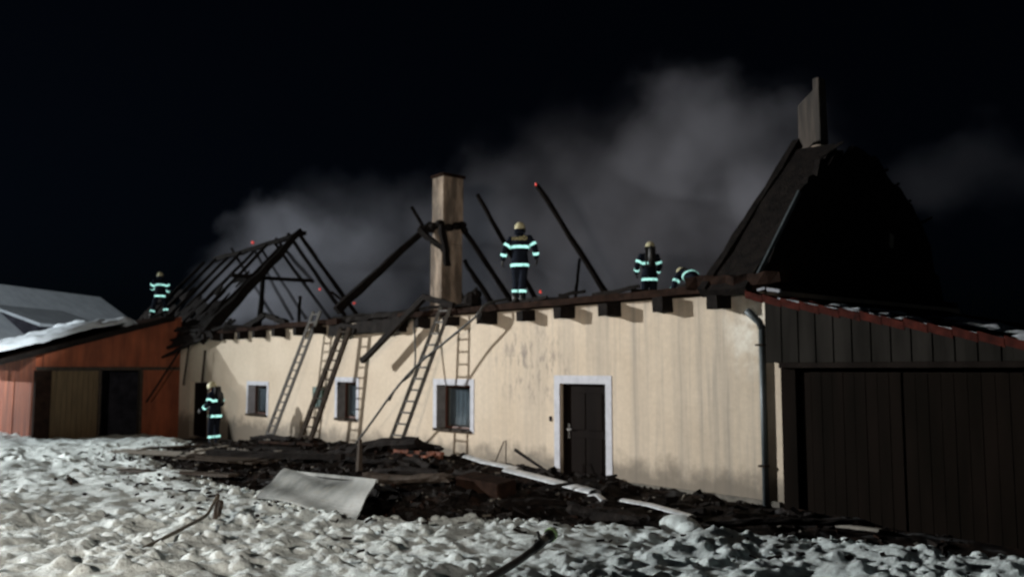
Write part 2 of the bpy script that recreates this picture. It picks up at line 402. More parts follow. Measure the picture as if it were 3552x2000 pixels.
def hgt_base(X, Y):
    d = crest(X) - Y + .35*vnoise(X, Y, .8, 3) + .25*vnoise(X, Y, .3, 4)
    bank = sstep(-.5, .6, d)
    left = sstep(-12, -18, X)
    h = -.16 + bank*(.30*(1-left)+.20*left) + .22*sstep(1.5, 6, d)*(1-left*.8)
    return h + slope_left(X), bank
def snow_patch():
    xs = np.concatenate([np.arange(-45, -22, .16), np.arange(-22, -12, .05), np.arange(-12, 8.2, .027)])
    ys = np.concatenate([np.arange(-13.5, -10.9, .08), np.arange(-10.9, -.3, .027)])
    X, Y = np.meshgrid(xs, ys, indexing='ij'); Z, bank = hgt_base(X, Y)
    left = sstep(-3.5, -10.5, X + (Y+8)*-.9)
    amp = 1 - .5*left
    Z += bank*(.12*vnoise(X, Y, 1.1, 11) + amp*(.10*vnoise(X, Y, .42, 12) + .09*vnoise(X+.3*Y, Y, .24, 13) + .05*vnoise(X, Y-.4*X, .13, 14) + .014*vnoise(X, Y, .07, 16)))
    # tyre and foot ruts in the yard at the left, running along the house
    rut = np.sin((Y*1.0 + X*.12)*5.2 + 1.5*vnoise(X, Y, 2.0, 15)*3)
    Z += bank*left*(.026*rut + .05*vnoise(X*.35, Y, .16, 71))
    # clods thrown up by the plough and by boots
    r = np.random.RandomState(21); clod = np.zeros_like(Z)
    Xw = X + .07*vnoise(X, Y, .09, 51) + .035*vnoise(X, Y, .04, 52); Yw = Y + .07*vnoise(X, Y, .08, 53) + .035*vnoise(X, Y, .045, 54)
    n = 26000
    cx = r.uniform(-20, 8, n); cy = r.uniform(-12, -.6, n)
    cr = .02 + .085*r.rand(n)**3.2; ch = cr*r.uniform(.25, .75, n); ca = r.uniform(.6, 1.7, n)
    keep = (crest(cx)-cy > -.45)
    clus = vnoise(cx, cy, 1.3, 61)+vnoise(cx, cy, .55, 62)*.7
    lf = sstep(-2.5, -9.5, cx + (cy+8)*-.9); keep &= r.rand(n) > np.clip(lf*.9 + .25 - clus*1.3, 0, .97)
    near = np.abs(crest(cx)-cy) < .9; ch[near] *= 1.2
    for a, b, R, H, A in zip(cx[keep], cy[keep], cr[keep], ch[keep], ca[keep]):
        i0, i1 = np.searchsorted(xs, [a-R*1.8, a+R*1.8]); j0, j1 = np.searchsorted(ys, [b-R*1.4, b+R*1.4])
        if i1 <= i0 or j1 <= j0: continue
        dd = ((Xw[i0:i1, j0:j1]-a)**2/A + (Yw[i0:i1, j0:j1]-b)**2*A)/(R*R)
        hh = H*np.clip(1.1*(1-dd), 0, 1)**.7
        clod[i0:i1, j0:j1] = np.maximum(clod[i0:i1, j0:j1], hh)
    Z += clod*(.35+.65*bank)*(1+.5*vnoise(X, Y, .09, 22))
    # keep the snow from poking through the wing, the wall and the debris
    Z = np.where((Y > -.35), -.4, Z)
    inwing = (X < -26.0) & (Y > -4.9); Z = np.where(inwing, -.5, Z)
    o = grid_mesh('snow', xs, ys, Z, M['snow'], 'structure')
    return o
snow_patch()
def snow_h(x, y):
    z, b = hgt_base(np.array([float(x)]), np.array([float(y)])); return float(z[0])

# outer ground to the horizon, in coarse cells just below the detailed patch
g = MB()
for (x0, x1, y0, y1) in ((-400, 400, -300, 400),):
    g.box(x0, x1, y0, y1, -1.2, -.52)
tag(part('ground', g, M['snow']), kind='structure')

def ash_bed():
    xs = np.arange(-24, 4.2, .05); ys = np.arange(-6.2, .0, .05)
    X, Y = np.meshgrid(xs, ys, indexing='ij')
    inside = Y - crest(X)
    rise = sstep(0, 1.6, inside)*sstep(-20.5, -13.5, X)*sstep(3.8, .2, X)
    Z = -.06 + slope_left(X) + rise*(.10 + .10*sstep(-1.0, -3.5, X)) + .10*vnoise(X, Y, .9, 31)*rise + .12*rise*vnoise(X, Y, .33, 32) + .07*rise*vnoise(X, Y, .14, 33)
    heap = np.exp(-(((X+9.6)/2.4)**2 + ((Y+1.3)/.9)**2))*.20 + np.exp(-(((X+14.5)/2.2)**2+((Y+.9)/.6)**2))*.12
    Z += heap
    Z = np.where(inside < -.4, -.45, Z)
    return grid_mesh('ash_bed', xs, ys, Z, M['ash'], 'structure'), xs, ys, Z
_ab, AX, AY, AZ = ash_bed()
def ash_h(x, y):
    i = min(max(int(np.searchsorted(AX, x)), 0), len(AX)-1); j = min(max(int(np.searchsorted(AY, y)), 0), len(AY)-1)
    return float(AZ[i, j])

# ------------------------------------------------------------------ charred timbers
def timber(p0, p1, w, h, seed=0, seg=7, rough=.16, taper=.0, bend=.0):
    """hand-hewn or burnt beam of rectangular section, eaten unevenly along its length"""
    r = random.Random(seed); p0 = Vector(p0); p1 = Vector(p1); t = (p1-p0).normalized()
    up = Vector((0, 0, 1)) if abs(t.z) < .95 else Vector((0, 1, 0))
    s = t.cross(up).normalized(); u = s.cross(t)
    mb = MB(); L = (p1-p0).length
    for i in range(seg+1):
        f = i/seg; c = p0.lerp(p1, f) + s*(r.uniform(-1, 1)*w*rough*.4) + u*(r.uniform(-1, 1)*h*rough*.4 + bend*sin(pi*f)*L)
        k = 1 - taper*f
        for a, b in ((-1, -1), (1, -1), (1, 1), (-1, 1)):
            mb.v.append(tuple(c + s*(a*w/2*k*(1+r.uniform(-rough, rough*.5))) + u*(b*h/2*k*(1+r.uniform(-rough, rough*.5)))))
    for i in range(seg):
        for k in range(4):
            mb.f.append((i*4+k, i*4+(k+1) % 4, (i+1)*4+(k+1) % 4, (i+1)*4+k))
    mb.f.append((0, 3, 2, 1)); e = seg*4; mb.f.append((e, e+1, e+2, e+3))
    return mb
def log(p0, p1, r, seed=0, seg=14, rough=.25, taper=.15, n=10):
    q = random.Random(seed); p0 = Vector(p0); p1 = Vector(p1); t = (p1-p0).normalized()
    s_ = t.cross(Vector((0, 0, 1))).normalized(); u = s_.cross(t); mb = MB()
    ph = [q.uniform(0, 6.28) for _ in range(4)]
    for i in range(seg+1):
        f = i/seg; c = p0.lerp(p1, f) + s_*(r*.4*sin(f*5+ph[0])) + u*(r*.25*sin(f*7+ph[1]))
        for k in range(n):
            a = 2*pi*k/n; rr = r*(1-taper*f)*(1+rough*.5*sin(2*a+ph[2]+f*3)+q.uniform(-rough, rough)*.7)
            if i in (0, seg): rr *= q.uniform(.45, 1)
            mb.v.append(tuple(c + s_*(cos(a)*rr) + u*(sin(a)*rr*.85) + (t*q.uniform(-.12, .12) if i in (0, seg) else Vector((0, 0, 0)))))
    for i in range(seg):
        for k in range(n): mb.f.append((i*n+k, i*n+(k+1) % n, (i+1)*n+(k+1) % n, (i+1)*n+k))
    mb.f.append(tuple(range(n))[::-1]); mb.f.append(tuple(seg*n+k for k in range(n)))
    return mb
def ember(parent, p, r=.07, stretch=(1, 1, 1), seed=0):
    r *= .62; q = random.Random(seed); mb = MB()
    for k in range(3):
        mb.obox((p[0]+q.uniform(-r, r)*.9*stretch[0], p[1]+q.uniform(-r, r)*.5, p[2]+q.uniform(-r, r)*.9*stretch[2]), r*q.uniform(.6, 1.2)*stretch[0], r, r*q.uniform(.6, 1.3)*stretch[2], (q.uniform(-.6, .6), q.uniform(-.6, .6), 0))
    return part('ember', mb, M['ember'], parent)

# ------------------------------------------------------------------ farmhouse
H = thing('farmhouse', 'long cream plastered farmhouse with its roof burnt off to bare charred rafters', 'house', (0, 0, 0))
XL = -34.0; WT = 3.42; YB = 6.6
openings = [(-24.95, -23.3, -.3, 1.72), (-19.85, -18.45, .74, 1.68), (-13.98, -12.95, .84, 1.84), (-9.25, -7.95, .80, 1.82), (-5.02, -3.76, 0.02, 1.90)]
wb = MB()
xc = XL
for (a, b_, z0, z1) in openings:
    wb.box(xc, a, 0, .42, -.6, WT)
    wb.box(a, b_, 0, .42, z1, WT)
    if z0 > -.6: wb.box(a, b_, 0, .42, -.6, z0)
    xc = b_
wb.box(xc, 0, 0, .42, -.6, WT).box(0, .085, 0, .2, -.6, 2.25)
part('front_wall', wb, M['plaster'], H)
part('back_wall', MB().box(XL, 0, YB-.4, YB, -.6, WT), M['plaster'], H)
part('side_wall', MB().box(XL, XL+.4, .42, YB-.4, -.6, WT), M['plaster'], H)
part('attic_floor', MB().box(XL+.02, -.02, .06, YB-.05, WT+.003, WT+.12), M['char'], H)
part('plinth', MB().box(-3.6, -.02, -.055, 0, -.3, .13).box(-18.2, -5.2, -.05, 0, -.3, .07), M['concrete'], H)

def window(x0, x1, z0, z1, mull=False, curtain=True, sur=.13):
    w = part('window', MB().box(x0, x1, .24, .30, z0, z0+.055).box(x0, x1, .24, .30, z1-.055, z1).box(x0, x0+.055, .24, .30, z0+.055, z1-.055).box(x1-.055, x1, .24, .30, z0+.055, z1-.055), M['frame_brown'], H)
    xm = (x0+x1)/2
    if mull: part('mullion', MB().box(xm-.035, xm+.035, .235, .305, z0+.055, z1-.055), M['frame_brown'], w)
    part('pane', MB().box(x0+.055, x1-.055, .262, .27, z0+.055, z1-.055), M['glass'], w)
    part('reveal', MB().box(x0, x0+.012, .003, .24, z0+.02, z1).box(x1-.012, x1, .003, .24, z0+.02, z1).box(x0+.012, x1-.012, .003, .24, z1-.012, z1), M['white_paint'] if x0 < -19 else M['reveal'], w)
    part('sill', MB().box(x0-.06, x1+.04, -.07, .235, z0-.045, z0+.015), M['wood_dark'], w)
    part('surround', MB().box(x0-sur, x0, -.012, 0, z0-.045, z1+sur).box(x1, x1+sur, -.012, 0, z0-.045, z1+sur).box(x0, x1, -.012, 0, z1, z1+sur), M['white_paint'], w)
    if curtain:
        mb = MB(); n = 24
        for k in range(n):
            a = x0+.1+(x1-x0-.2)*k/n; b2 = x0+.1+(x1-x0-.2)*(k+1)/n
            y = .315+.018*sin(k*1.7); y2 = .315+.018*sin((k+1)*1.7)
            mb.quadbox([(a, y, z0+.1), (b2, y2, z0+.1), (b2, y2+.01, z0+.1), (a, y+.01, z0+.1), (a, y, z1-.1), (b2, y2, z1-.1), (b2, y2+.01, z1-.1), (a, y+.01, z1-.1)])
        part('curtain', mb, M['curtain'], w)
    part('room_back', MB().box(x0-.05, x1+.05, .9, .92, z0-.1, z1+.1), M['far_dark'], w)
    return w
window(-19.85, -18.45, .74, 1.68, sur=.12)
window(-13.98, -12.95, .84, 1.84, sur=.13)
w3 = window(-9.25, -7.95, .80, 1.82, curtain=True, sur=.14)

# front door
d = part('front_door', MB().box(-4.96, -3.82, .13, .18, .03, 1.86), M['door_brown'], H, bevel=.004)
for (a, b_) in ((.18, .85), (1.0, 1.72)):
    part('door_panel', MB().box(-4.80, -4.43, .115, .13, a, b_), M['door_brown'], d, bevel=.006)
    part('door_panel', MB().box(-4.34, -3.97, .115, .13, a, b_), M['door_brown'], d, bevel=.006)
part('handle', MB().box(-4.905, -4.865, .10, .13, .82, 1.10).tube([(-4.885, .10, 1.0), (-4.885, .06, 1.0), (-4.76, .06, 1.0)], .012, 6), M['steel'], d)
part('door_frame', MB().box(-5.02, -4.965, .08, .2, .03, 1.90).box(-3.815, -3.76, .08, .2, .03, 1.90).box(-4.965, -3.815, .08, .2, 1.865, 1.90), M['door_brown'], H)
part('door_surround', MB().box(-5.18, -5.02, -.014, 0, 0, 2.06).box(-3.76, -3.60, -.014, 0, 0, 2.06).box(-5.02, -3.76, -.014, 0, 1.90, 2.06), M['white_paint'], H)
part('doorstep', MB().box(-5.1, -3.7, -.35, .12, -.1, .03), M['concrete'], H)
part('doorbell', MB().box(-5.32, -5.26, -.03, 0, 1.14, 1.24), M['far_dark'], H, bevel=.008)
# dark plank door at the far left end
d = part('side_door', MB().box(-24.9, -23.35, .15, .2, -.25, 1.69), M['far_dark'], H)
for k in range(8): part('plank', MB().box(-24.88+k*.19, -24.70+k*.19, .13, .15, -.22, 1.66), M['door_brown'], d)
mbx = part('meter_box', MB().box(-15.25, -14.72, -.10, 0, 1.12, 1.68), M['green_box'], H, bevel=.01)
part('box_door', MB().box(-15.2, -14.77, -.112, -.10, 1.16, 1.64), M['green_box'], mbx)

# eave plate and the stubs of the ceiling joists
part('wall_plate', timber((-10.75, -.02, 3.50), (-.05, -.02, 3.52), .34, .13, 3, 26, .14), M['char_brown'], H)
part('wall_plate', timber((-26.2, 0.0, 3.48), (-13.75, -.02, 3.49), .36, .15, 4, 30, .3), M['char_brown'], H)
part('wall_plate', timber((-14.05, -.16, 3.24), (-10.55, -.14, 3.27), .26, .30, 5, 14, .2), M['char'], H)
part('wall_plate', timber((-14.3, .1, 3.52), (-10.3, .1, 3.58), .3, .14, 6, 14, .5), M['char'], H)
jx = [-22.2, -21.18, -20.07, -18.7, -17.34, -16.02, -14.75, -9.66, -8.45, -7.11, -5.86, -4.67, -3.46, -2.23, -.96]
for i, x in enumerate(jx):
    L = .36 + .05*sin(i*2.3)
    jj = rnd.uniform(-.035, .035)
    part('joist_end', timber((x+jj, -L, 3.29+jj*.4), (x, .35, 3.30), .22, .25 + jj, 40+i, 4, .14, -.1), M['char'], H)
part('joist_end', timber((-10.62, -.3, 3.33), (-10.6, .3, 3.33), .34, .3, 77, 4, .2), M['char'], H)

# rafters: (x, y_bottom, z_bottom, y_top, z_top, width)
raf = [(-15.87, 6.35, 3.75, 3.67, 7.45, .10), (-13.54, 6.0, 4.25, 3.3, 7.22, .12), (-12.23, 6.3, 3.7, 3.47, 7.26, .11),
       (-9.19, 6.1, 3.9, 3.12, 7.01, .12), (-14.33, 6.3, 3.7, 4.63, 5.62, .13), (-10.71, 5.9, 3.7, 6.13, 5.45, .07),
       (-24.3, 6.4, 3.9, 3.45, 7.55, .13), (-25.6, 6.4, 3.9, 3.4, 7.35, .11), (-26.63, 5.8, 5.9, 4.0, 7.66, .12), (-28.0, 6.2, 4.4, 3.9, 7.5, .10), (-29.3, 6.2, 4.4, 4.2, 7.6, .11), (-31.0, 6.2, 4.4, 3.9, 7.7, .11)]
rob = []
for i, (x, yb, zb, yt, zt, w) in enumerate(raf):
    rob.append(part('rafter', timber((x, yb, zb), (x+rnd.uniform(-.06, .06), yt, zt), w, w*1.25, 90+i, 10, .22, .25), M['char'], H))
ember(rob[3], (-9.2, 3.10, 7.03), .045, (1, 1, 1.4), 1)
ember(rob[3], (-9.19, 4.0, 6.1), .025, (1, 1, 1.4), 1)
ember(rob[4], (-14.33, 6.3, 4.15), .09, (1, 1, 1.6), 2)
ember(rob[0], (-15.87, 6.1, 4.55), .06, (1, 1, 1.5), 3)
ember(rob[2], (-12.25, 6.0, 4.55), .05, (1, 1, 1.5), 4)
ember(rob[1], (-13.54, 5.95, 4.35), .05, (1, 1, 1.4), 5)
ember(rob[8], (-26.63, 5.75, 5.95), .08, (1, 1, 1.2), 6)
ember(rob[8], (-27.3, 3.3, 7.42), .11, (1.3, 1, 1), 11)
ember(rob[7], (-25.9, 5.75, 5.55), .10, (1, 1, 1.2), 7)
# collapsed and leaning pieces
r1 = part('fallen_rafter', timber((-15.2, .6, 3.9), (-15.25, 3.99, 6.85), .2, .26, 120, 9, .15, .3), M['char'], H)
r2 = part('fallen_rafter', timber((-23.6, 5.0, 5.25), (-22.6, 5.3, 4.65), .08, .08, 121, 5, .3), M['char_brown'], H)
ember(r2, (-23.6, 5.3, 5.5), .10, (1.9, 1, 1.2), 8); ember(r2, (-23.1, 5.25, 5.1), .06, (1.9, 1, 1.2), 9); ember(r2, (-22.3, 5.3, 4.75), .06, (2, 1, 1), 10)
# gable frame at x=-23 and the crushed roof slope left of it
part('gable_rafter', timber((-23.0, -.45, 3.2), (-23.0, 3.35, 7.5), .30, .42, 130, 12, .25, .45), M['char'], H)
part('gable_rafter', timber((-23.0, 6.3, 3.8), (-23.05, 3.2, 7.45), .13, .16, 131, 10, .2, .2), M['char'], H)
part('ridge_beam', timber((-31.5, 3.35, 7.15), (-22.7, 3.35, 7.35), .16, .2, 132, 12, .35, .2), M['char'], H)
part('collar_beam', timber((-24.4, 1.2, 5.72), (-24.4, 4.6, 5.72), .12, .14, 133, 6, .2), M['char'], H)
part('attic_post', timber((-25.87, 3.0, 3.5), (-25.5, 3.0, 5.95), .16, .16, 134, 6, .25), M['char'], H)
part('attic_post', timber((-22.4, 3.0, 3.5), (-22.3, 3.0, 4.9), .10, .10, 135, 6, .25), M['char'], H)
# remaining scorched roof slope from the gable frame to the left end
def roof_sheet(name, x0, x1, y0, z0, y1, z1, nx, ny, seed, holes=.0, th=.1, jit=.06, topcut=None):
    r = random.Random(seed); mb = MB(); P = {}
    for i in range(nx+1):
        for j in range(ny+1):
            f = j/ny
            if topcut: f = f*topcut(i/nx)
            P[i, j] = Vector((x0+(x1-x0)*i/nx+r.uniform(-jit, jit), y0+(y1-y0)*f, z0+(z1-z0)*f+r.uniform(-jit, jit)))
    for i in range(nx):
        for j in range(ny):
            if r.random() < holes*(j/ny)*1.4: continue
            a, b, c, d_ = P[i, j], P[i+1, j], P[i+1, j+1], P[i, j+1]; n = Vector((0, 0, -th))
            mb.quadbox([a+n, b+n, c+n, d_+n, a, b, c, d_])
    return part(name, mb, M['char'], H)
tag(roof_sheet('roof_slope', XL, -23.3, -.35, 3.25, 3.3, 7.1, 26, 12, 5, .86, .1, .1, lambda t: .80+.12*sin(t*9)+.08*sin(t*23)), kind='stuff')
for k, x in enumerate((-32.6, -31.2, -29.9, -28.5, -27.2, -25.9, -24.6)):
    part('rafter', timber((x, -.2, 3.3), (x, 3.3, 7.15+.15*sin(k*3)), .13, .16, 150+k, 9, .2, .3), M['char'], H)
# heaped charred rubbish along the left eave
for k in range(16):
    x = -26.4 + k*.38; q = random.Random(300+k)
    part('charred_batten', timber((x, q.uniform(-.5, .1), 3.48+q.uniform(0, .2)), (x+q.uniform(.8, 2.2), q.uniform(-.3, .6), 3.5+q.uniform(0, .38)), .1, .12, 310+k, 5, .3, .3), M['char'], H)
for k in range(14):
    x = -14.6 + k*.95; q = random.Random(400+k)
    part('charred_batten', timber((x, q.uniform(.0, .4), 3.58+q.uniform(0, .08)), (x+q.uniform(.5, 1.4), q.uniform(.1, .7), 3.58+q.uniform(0, .16)), .07, .09, 410+k, 5, .3, .3), M['char'], H)
part('roof_crown', timber((-20.6, .2, 3.55), (-19.2, .25, 3.95), .2, .25, 431, 6, .35, .3), M['char'], H)
part('roof_crown', timber((-17.8, .3, 3.6), (-19.4, .25, 3.98), .18, .2, 432, 6, .35, .3), M['char'], H)
# timbers hanging off the left corner in front of the orange wall
for k, (a, b_) in enumerate((((-22.4, -.25, 3.45), (-27.3, -.6, 2.85)), ((-22.6, -.4, 3.32), (-26.2, -.7, 2.62)), ((-23.6, -.3, 3.42), (-26.4, -.4, 3.25)), ((-22.2, -.3, 3.4), (-24.6, -.55, 2.95)))):
    part('hanging_timber', timber(a, b_, .16, .17, 440+k, 7, .25, .55), M['char'], H)
part('hanging_timber', timber((-25.0, .30-.55, 1.6), (-24.4, -.3, 3.2), .06, .06, 450, 5, .1), M['wood_dark'], H)
part('hanging_timber', timber((-23.2, -.25, 1.72), (-23.0, -.25, 2.85), .07, .07, 451, 5, .1), M['wood_dark'], H)
part('lath', timber((-25.1, -1.53, 1.0), (-25.0, -.4, 2.9), .06, .06, 452, 5, .1), M['char'], H)

# remaining roof end at the right with its gable
def lerp_(a, b, t): return a+(b-a)*t
gab = [(-.12, 3.42), (.45, 4.36), (1.08, 5.13), (1.55, 5.62), (2.05, 5.98), (2.98, 6.24), (4.2, 6.08), (5.2, 5.55), (5.9, 4.6), (6.5, 3.42)]
_g = []; _q = random.Random(3)
for a_, b_ in zip(gab[:-1], gab[1:]):
    for t_ in range(4):
        _g.append((lerp_(a_[0], b_[0], t_/4)+_q.uniform(-.05, .05), lerp_(a_[1], b_[1], t_/4)+(_q.uniform(-.22, .10) if a_[0] > 1.5 else 0)))
gab = _g + [gab[-1]]
for k in range(7):
    f = 2.2+k*.55; part('charred_batten', timber((-.5, f, 6.0-.05*k*k*.55), (-.1+_q.uniform(-.1, .1), f+.1, 6.22-.05*k*k*.55), .06, .07, 460+k, 3, .3, .3), M['char'], H)
part('gable_wall', MB().prism(gab, 0, -.34, -.24), M['char'], H)
part('side_wall', MB().box(-.4, 0, .42, YB-.4, -.6, WT), M['plaster'], H)
part('roof_slope', MB().quadbox([(-1.15, -.25, 3.36), (-.35, -.25, 3.38), (-.35, 2.6, 6.16), (-1.2, 2.6, 6.18), (-1.1, -.36, 3.48), (-.35, -.36, 3.48), (-.35, 2.5, 6.28), (-1.2, 2.5, 6.32)]), M['char'], H)
part('verge_board', MB().quadbox([(-.235, -.21, 3.58), (-.20, -.21, 3.58), (-.20, 1.10, 5.14), (-.235, 1.10, 5.14), (-.235, -.26, 3.64), (-.20, -.26, 3.64), (-.20, 1.05, 5.20), (-.235, 1.05, 5.20)]), M['zinc'], H)
part('rafter', timber((-1.2, -.3, 3.45), (-1.25, 2.75, 6.5), .16, .2, 160, 9, .2, .1), M['char'], H)
part('gable_glint', MB().obox((-.235, 4.26, 4.64), .02, .16, .26, (radians(-15), 0, 0)), M['wood_grey'], H)
part('eave_rubble', timber((-1.6, -.1, 3.62), (.2, -.1, 3.62), .35, .2, 161, 9, .35), M['char_brown'], H)

# chimneys of the farmhouse
ch = part('chimney', MB().box(-13.80, -13.21, 2.95, 3.72, 3.4, 5.9), M['chimney'], H, bevel=.02)
part('upper_shaft', MB().box(-13.76, -13.17, 2.97, 3.72, 6.42, 7.92), M['chimney'], ch, bevel=.02)
part('neck', MB().quadbox([(-13.78, 2.96, 5.9), (-13.23, 2.96, 5.9), (-13.2, 3.7, 5.9), (-13.78, 3.7, 5.9), (-13.7, 3.0, 6.42), (-13.25, 3.0, 6.42), (-13.2, 3.68, 6.42), (-13.7, 3.68, 6.42)]), M['chimney'], ch)
part('cap', MB().box(-13.80, -13.13, 2.93, 3.76, 7.92, 8.0), M['char_brown'], ch)
col = MB(); 
for k in range(13):
    a = k/12*2*pi
    col.ball((-13.48+.48*cos(a), 3.33+.5*sin(a), 6.42+.07*sin(k*2.1)), .15, 1, 1, .75, 7, 5)
part('burnt_collar', col, M['char'], ch)
part('broken_timber', timber((-13.9, 2.6, 6.35), (-12.95, 2.9, 5.6), .16, .18, 170, 6, .35, .2), M['char'], ch)
part('broken_timber', timber((-13.1, 2.85, 6.4), (-12.9, 2.9, 5.2), .14, .14, 171, 6, .35, .2), M['char'], ch)
ch2 = part('chimney', MB().box(-1.36, -.84, 2.9, 3.3, 3.5, 6.25), M['chimney_sooty'], H, bevel=.02, label='tall narrow sooty chimney broken open at the top')
part('upper_shaft', MB().quadbox([(-1.36, 2.93, 6.25), (-.86, 2.93, 6.25), (-.86, 3.2, 6.25), (-1.36, 3.2, 6.25), (-1.35, 2.94, 7.30), (-.88, 2.94, 7.62), (-.88, 3.2, 7.70), (-1.35, 3.2, 7.34)]).box(-1.02, -.88, 2.95, 3.19, 7.5, 7.76), M['chimney_sooty'], ch2, bevel=.015)
part('rubble_top', MB().ball((-1.25, 2.8, 6.27), .16, 1.3, 1, .6).ball((-1.0, 2.75, 6.28), .17, 1.3, 1, .5).ball((-.8, 2.7, 6.3), .13, 1.3, 1, .6), M['chimney'], ch2)
part('burnt_brickwork', MB().quadbox([(-1.0, 2.3, 5.3), (-.34, 2.3, 5.35), (-.34, 2.55, 5.35), (-1.0, 2.55, 5.3), (-1.3, 2.55, 6.2), (-.34, 2.5, 6.15), (-.34, 2.8, 6.2), (-1.3, 2.8, 6.25)]), M['char_brown'], H)

# down pipe by the right corner
dp = part('downpipe', MB().tube([(-.26, -.062, .05), (-.26, -.062, 2.86)], .05, 12), M['zinc'], H, smooth=True)
part('pipe_elbow', MB().tube([(-.26, -.062, 2.84), (-.27, -.11, 2.93), (-.40, -.26, 3.12)], .058, 12), M['zinc'], dp, smooth=True)
for z in (.65, 2.55): part('pipe_clamp', MB().tube([(-.26, -.062, z), (-.26, -.062, z+.035)], .066, 12).box(-.33, -.29, -.15, 0, z, z+.03), M['wood_dark'], dp)

# ------------------------------------------------------------------ garage annexe at the right
G = thing('garage', 'dark brown boarded garage annexe with sloping red tiled verge under patches of snow', 'garage', (2.6, -.1, 0))
XR = 5.6
def rz(x): return 3.36 - (x+.2)*.2145
up = MB()
k = 0; x = -.13
while x < XR:
    x2 = min(x+.145, XR)
    y = -.16 - (.012 if k % 2 else 0)
    part('board', MB().prism([(x+.003, 2.285), (x2-.003, 2.285), (x2-.003, rz(x2)-.10), (x+.003, rz(x)-.10)], 1, y, y+.02), M['garage_upper'], G)
    x = x2; k += 1
part('backing', MB().prism([(-.12, 2.3), (XR, 2.3), (XR, rz(XR)-.12), (-.12, rz(-.12)-.12)], 1, -.135, -.01), M['garage_frame'], G)
part('lintel', MB().box(.12, XR, -.20, -.02, 2.20, 2.283), M['garage_frame'], G, bevel=.006)
part('door_post', MB().box(.10, .36, -.12, .1, -.3, 2.2), M['garage'], G, bevel=.006)
part('door_post', MB().box(3.6, 3.8, -.12, .1, -.3, 2.2), M['garage'], G, bevel=.006)
for (a, b_) in ((.40, 1.97), (2.0, 3.56)):
    leaf = part('door_leaf', MB().box(a, b_, -.02, .02, -.15, 2.14), M['garage_frame'], G)
    n = 9; w = (b_-a)/n
    for q in range(n):
        part('plank', MB().box(a+q*w+.004, a+(q+1)*w-.004, -.045-(q % 2)*.004, -.02, -.14, 2.13), M['garage'], leaf)
part('front_wall', MB().box(3.8, XR, -.12, .1, -.4, 2.2), M['garage'], G)
part('side_wall', MB().box(XR-.2, XR, .1, 5.8, -.4, rz(XR)-.14), M['garage'], G)
part('back_wall', MB().prism([(.05, -.4), (XR-.2, -.4), (XR-.2, rz(XR-.2)-.14), (.05, rz(.05)-.14)], 1, 5.8, 6.0), M['garage'], G)
rf = part('roof', MB().prism([(-.20, rz(-.2)-.09), (XR+.3, rz(XR+.3)-.09), (XR+.3, rz(XR+.3)-.02), (-.20, rz(-.2)-.02)], 1, -.40, 6.2), M['char_brown'], G)
for j in range(3):
    for i in range(19):
        x = -.27 + i*.315
        q = random.Random(i*7+j)
        z0 = rz(x)-.02+.05; z1 = rz(x+.335)-.02+.012
        mb = MB(); y0 = -.46+j*.27; y1 = y0+.262
        dz = q.uniform(-.01, .012)
        mb.quadbox([(x, y0, z0-.035+dz), (x+.335, y0, z1-.035+dz), (x+.335, y1, z1-.035+dz), (x, y1, z0-.035+dz), (x, y0, z0+dz), (x+.335, y0, z1+dz), (x+.335, y1, z1+dz), (x, y1, z0+dz)])
        if j == 0: mb.quadbox([(x, y0-.018, z0-.12+dz), (x+.325, y0-.018, z1-.11+dz), (x+.325, y0-.002, z1-.11+dz), (x, y0-.002, z0-.12+dz), (x, y0-.018, z0-.002+dz), (x+.325, y0-.018, z1-.002+dz), (x+.325, y0-.002, z1-.002+dz), (x, y0-.002, z0-.002+dz)])
        part('tile', mb, M['tile'], rf)
tl = MB()
for i in range(19):
    x = -.27+i*.315; z0 = rz(x)+.03; z1 = rz(x+.335)-.008
    for j in range(3, 24):
        y0 = -.46+j*.27
        tl.quadbox([(x, y0, z0-.03), (x+.335, y0, z1-.03), (x+.335, y0+.262, z1-.03), (x, y0+.262, z0-.03), (x, y0, z0), (x+.335, y0, z1), (x+.335, y0+.262, z1), (x, y0+.262, z0)])
tag(part('tile_field', tl, M['tile'], rf), kind='stuff')
def garage_snow():
    xs = np.arange(.3, 5.75, .035); ys = np.arange(-.47, 2.6, .05); X, Y = np.meshgrid(xs, ys, indexing='ij')
    cov = vnoise(X, Y, .55, 81)*1.1 + vnoise(X, Y, .2, 82)*.5 + (X-2.3)*.16 + .1*vnoise(X, Y, .08, 83)
    th = np.clip(cov*.16, -.05, .075)*np.clip((Y+.47)/.06, 0, 1)
    Z = 3.36-(X+.2)*.2145 + .025 + th - .012*(th <= 0)
    o = grid_mesh('snow_cover', xs, ys, Z, M['roof_snow'], 'stuff'); o.parent = rf; o.location = -wloc(rf)
garage_snow()
part('lime_flakes', MB().obox((.22, -.42, 3.39), .2, .1, .05, (.1, .2, .3)).obox((.0, -.42, 3.42), .12, .1, .04, (.1, -.2, .3)), M['white_paint'], G)

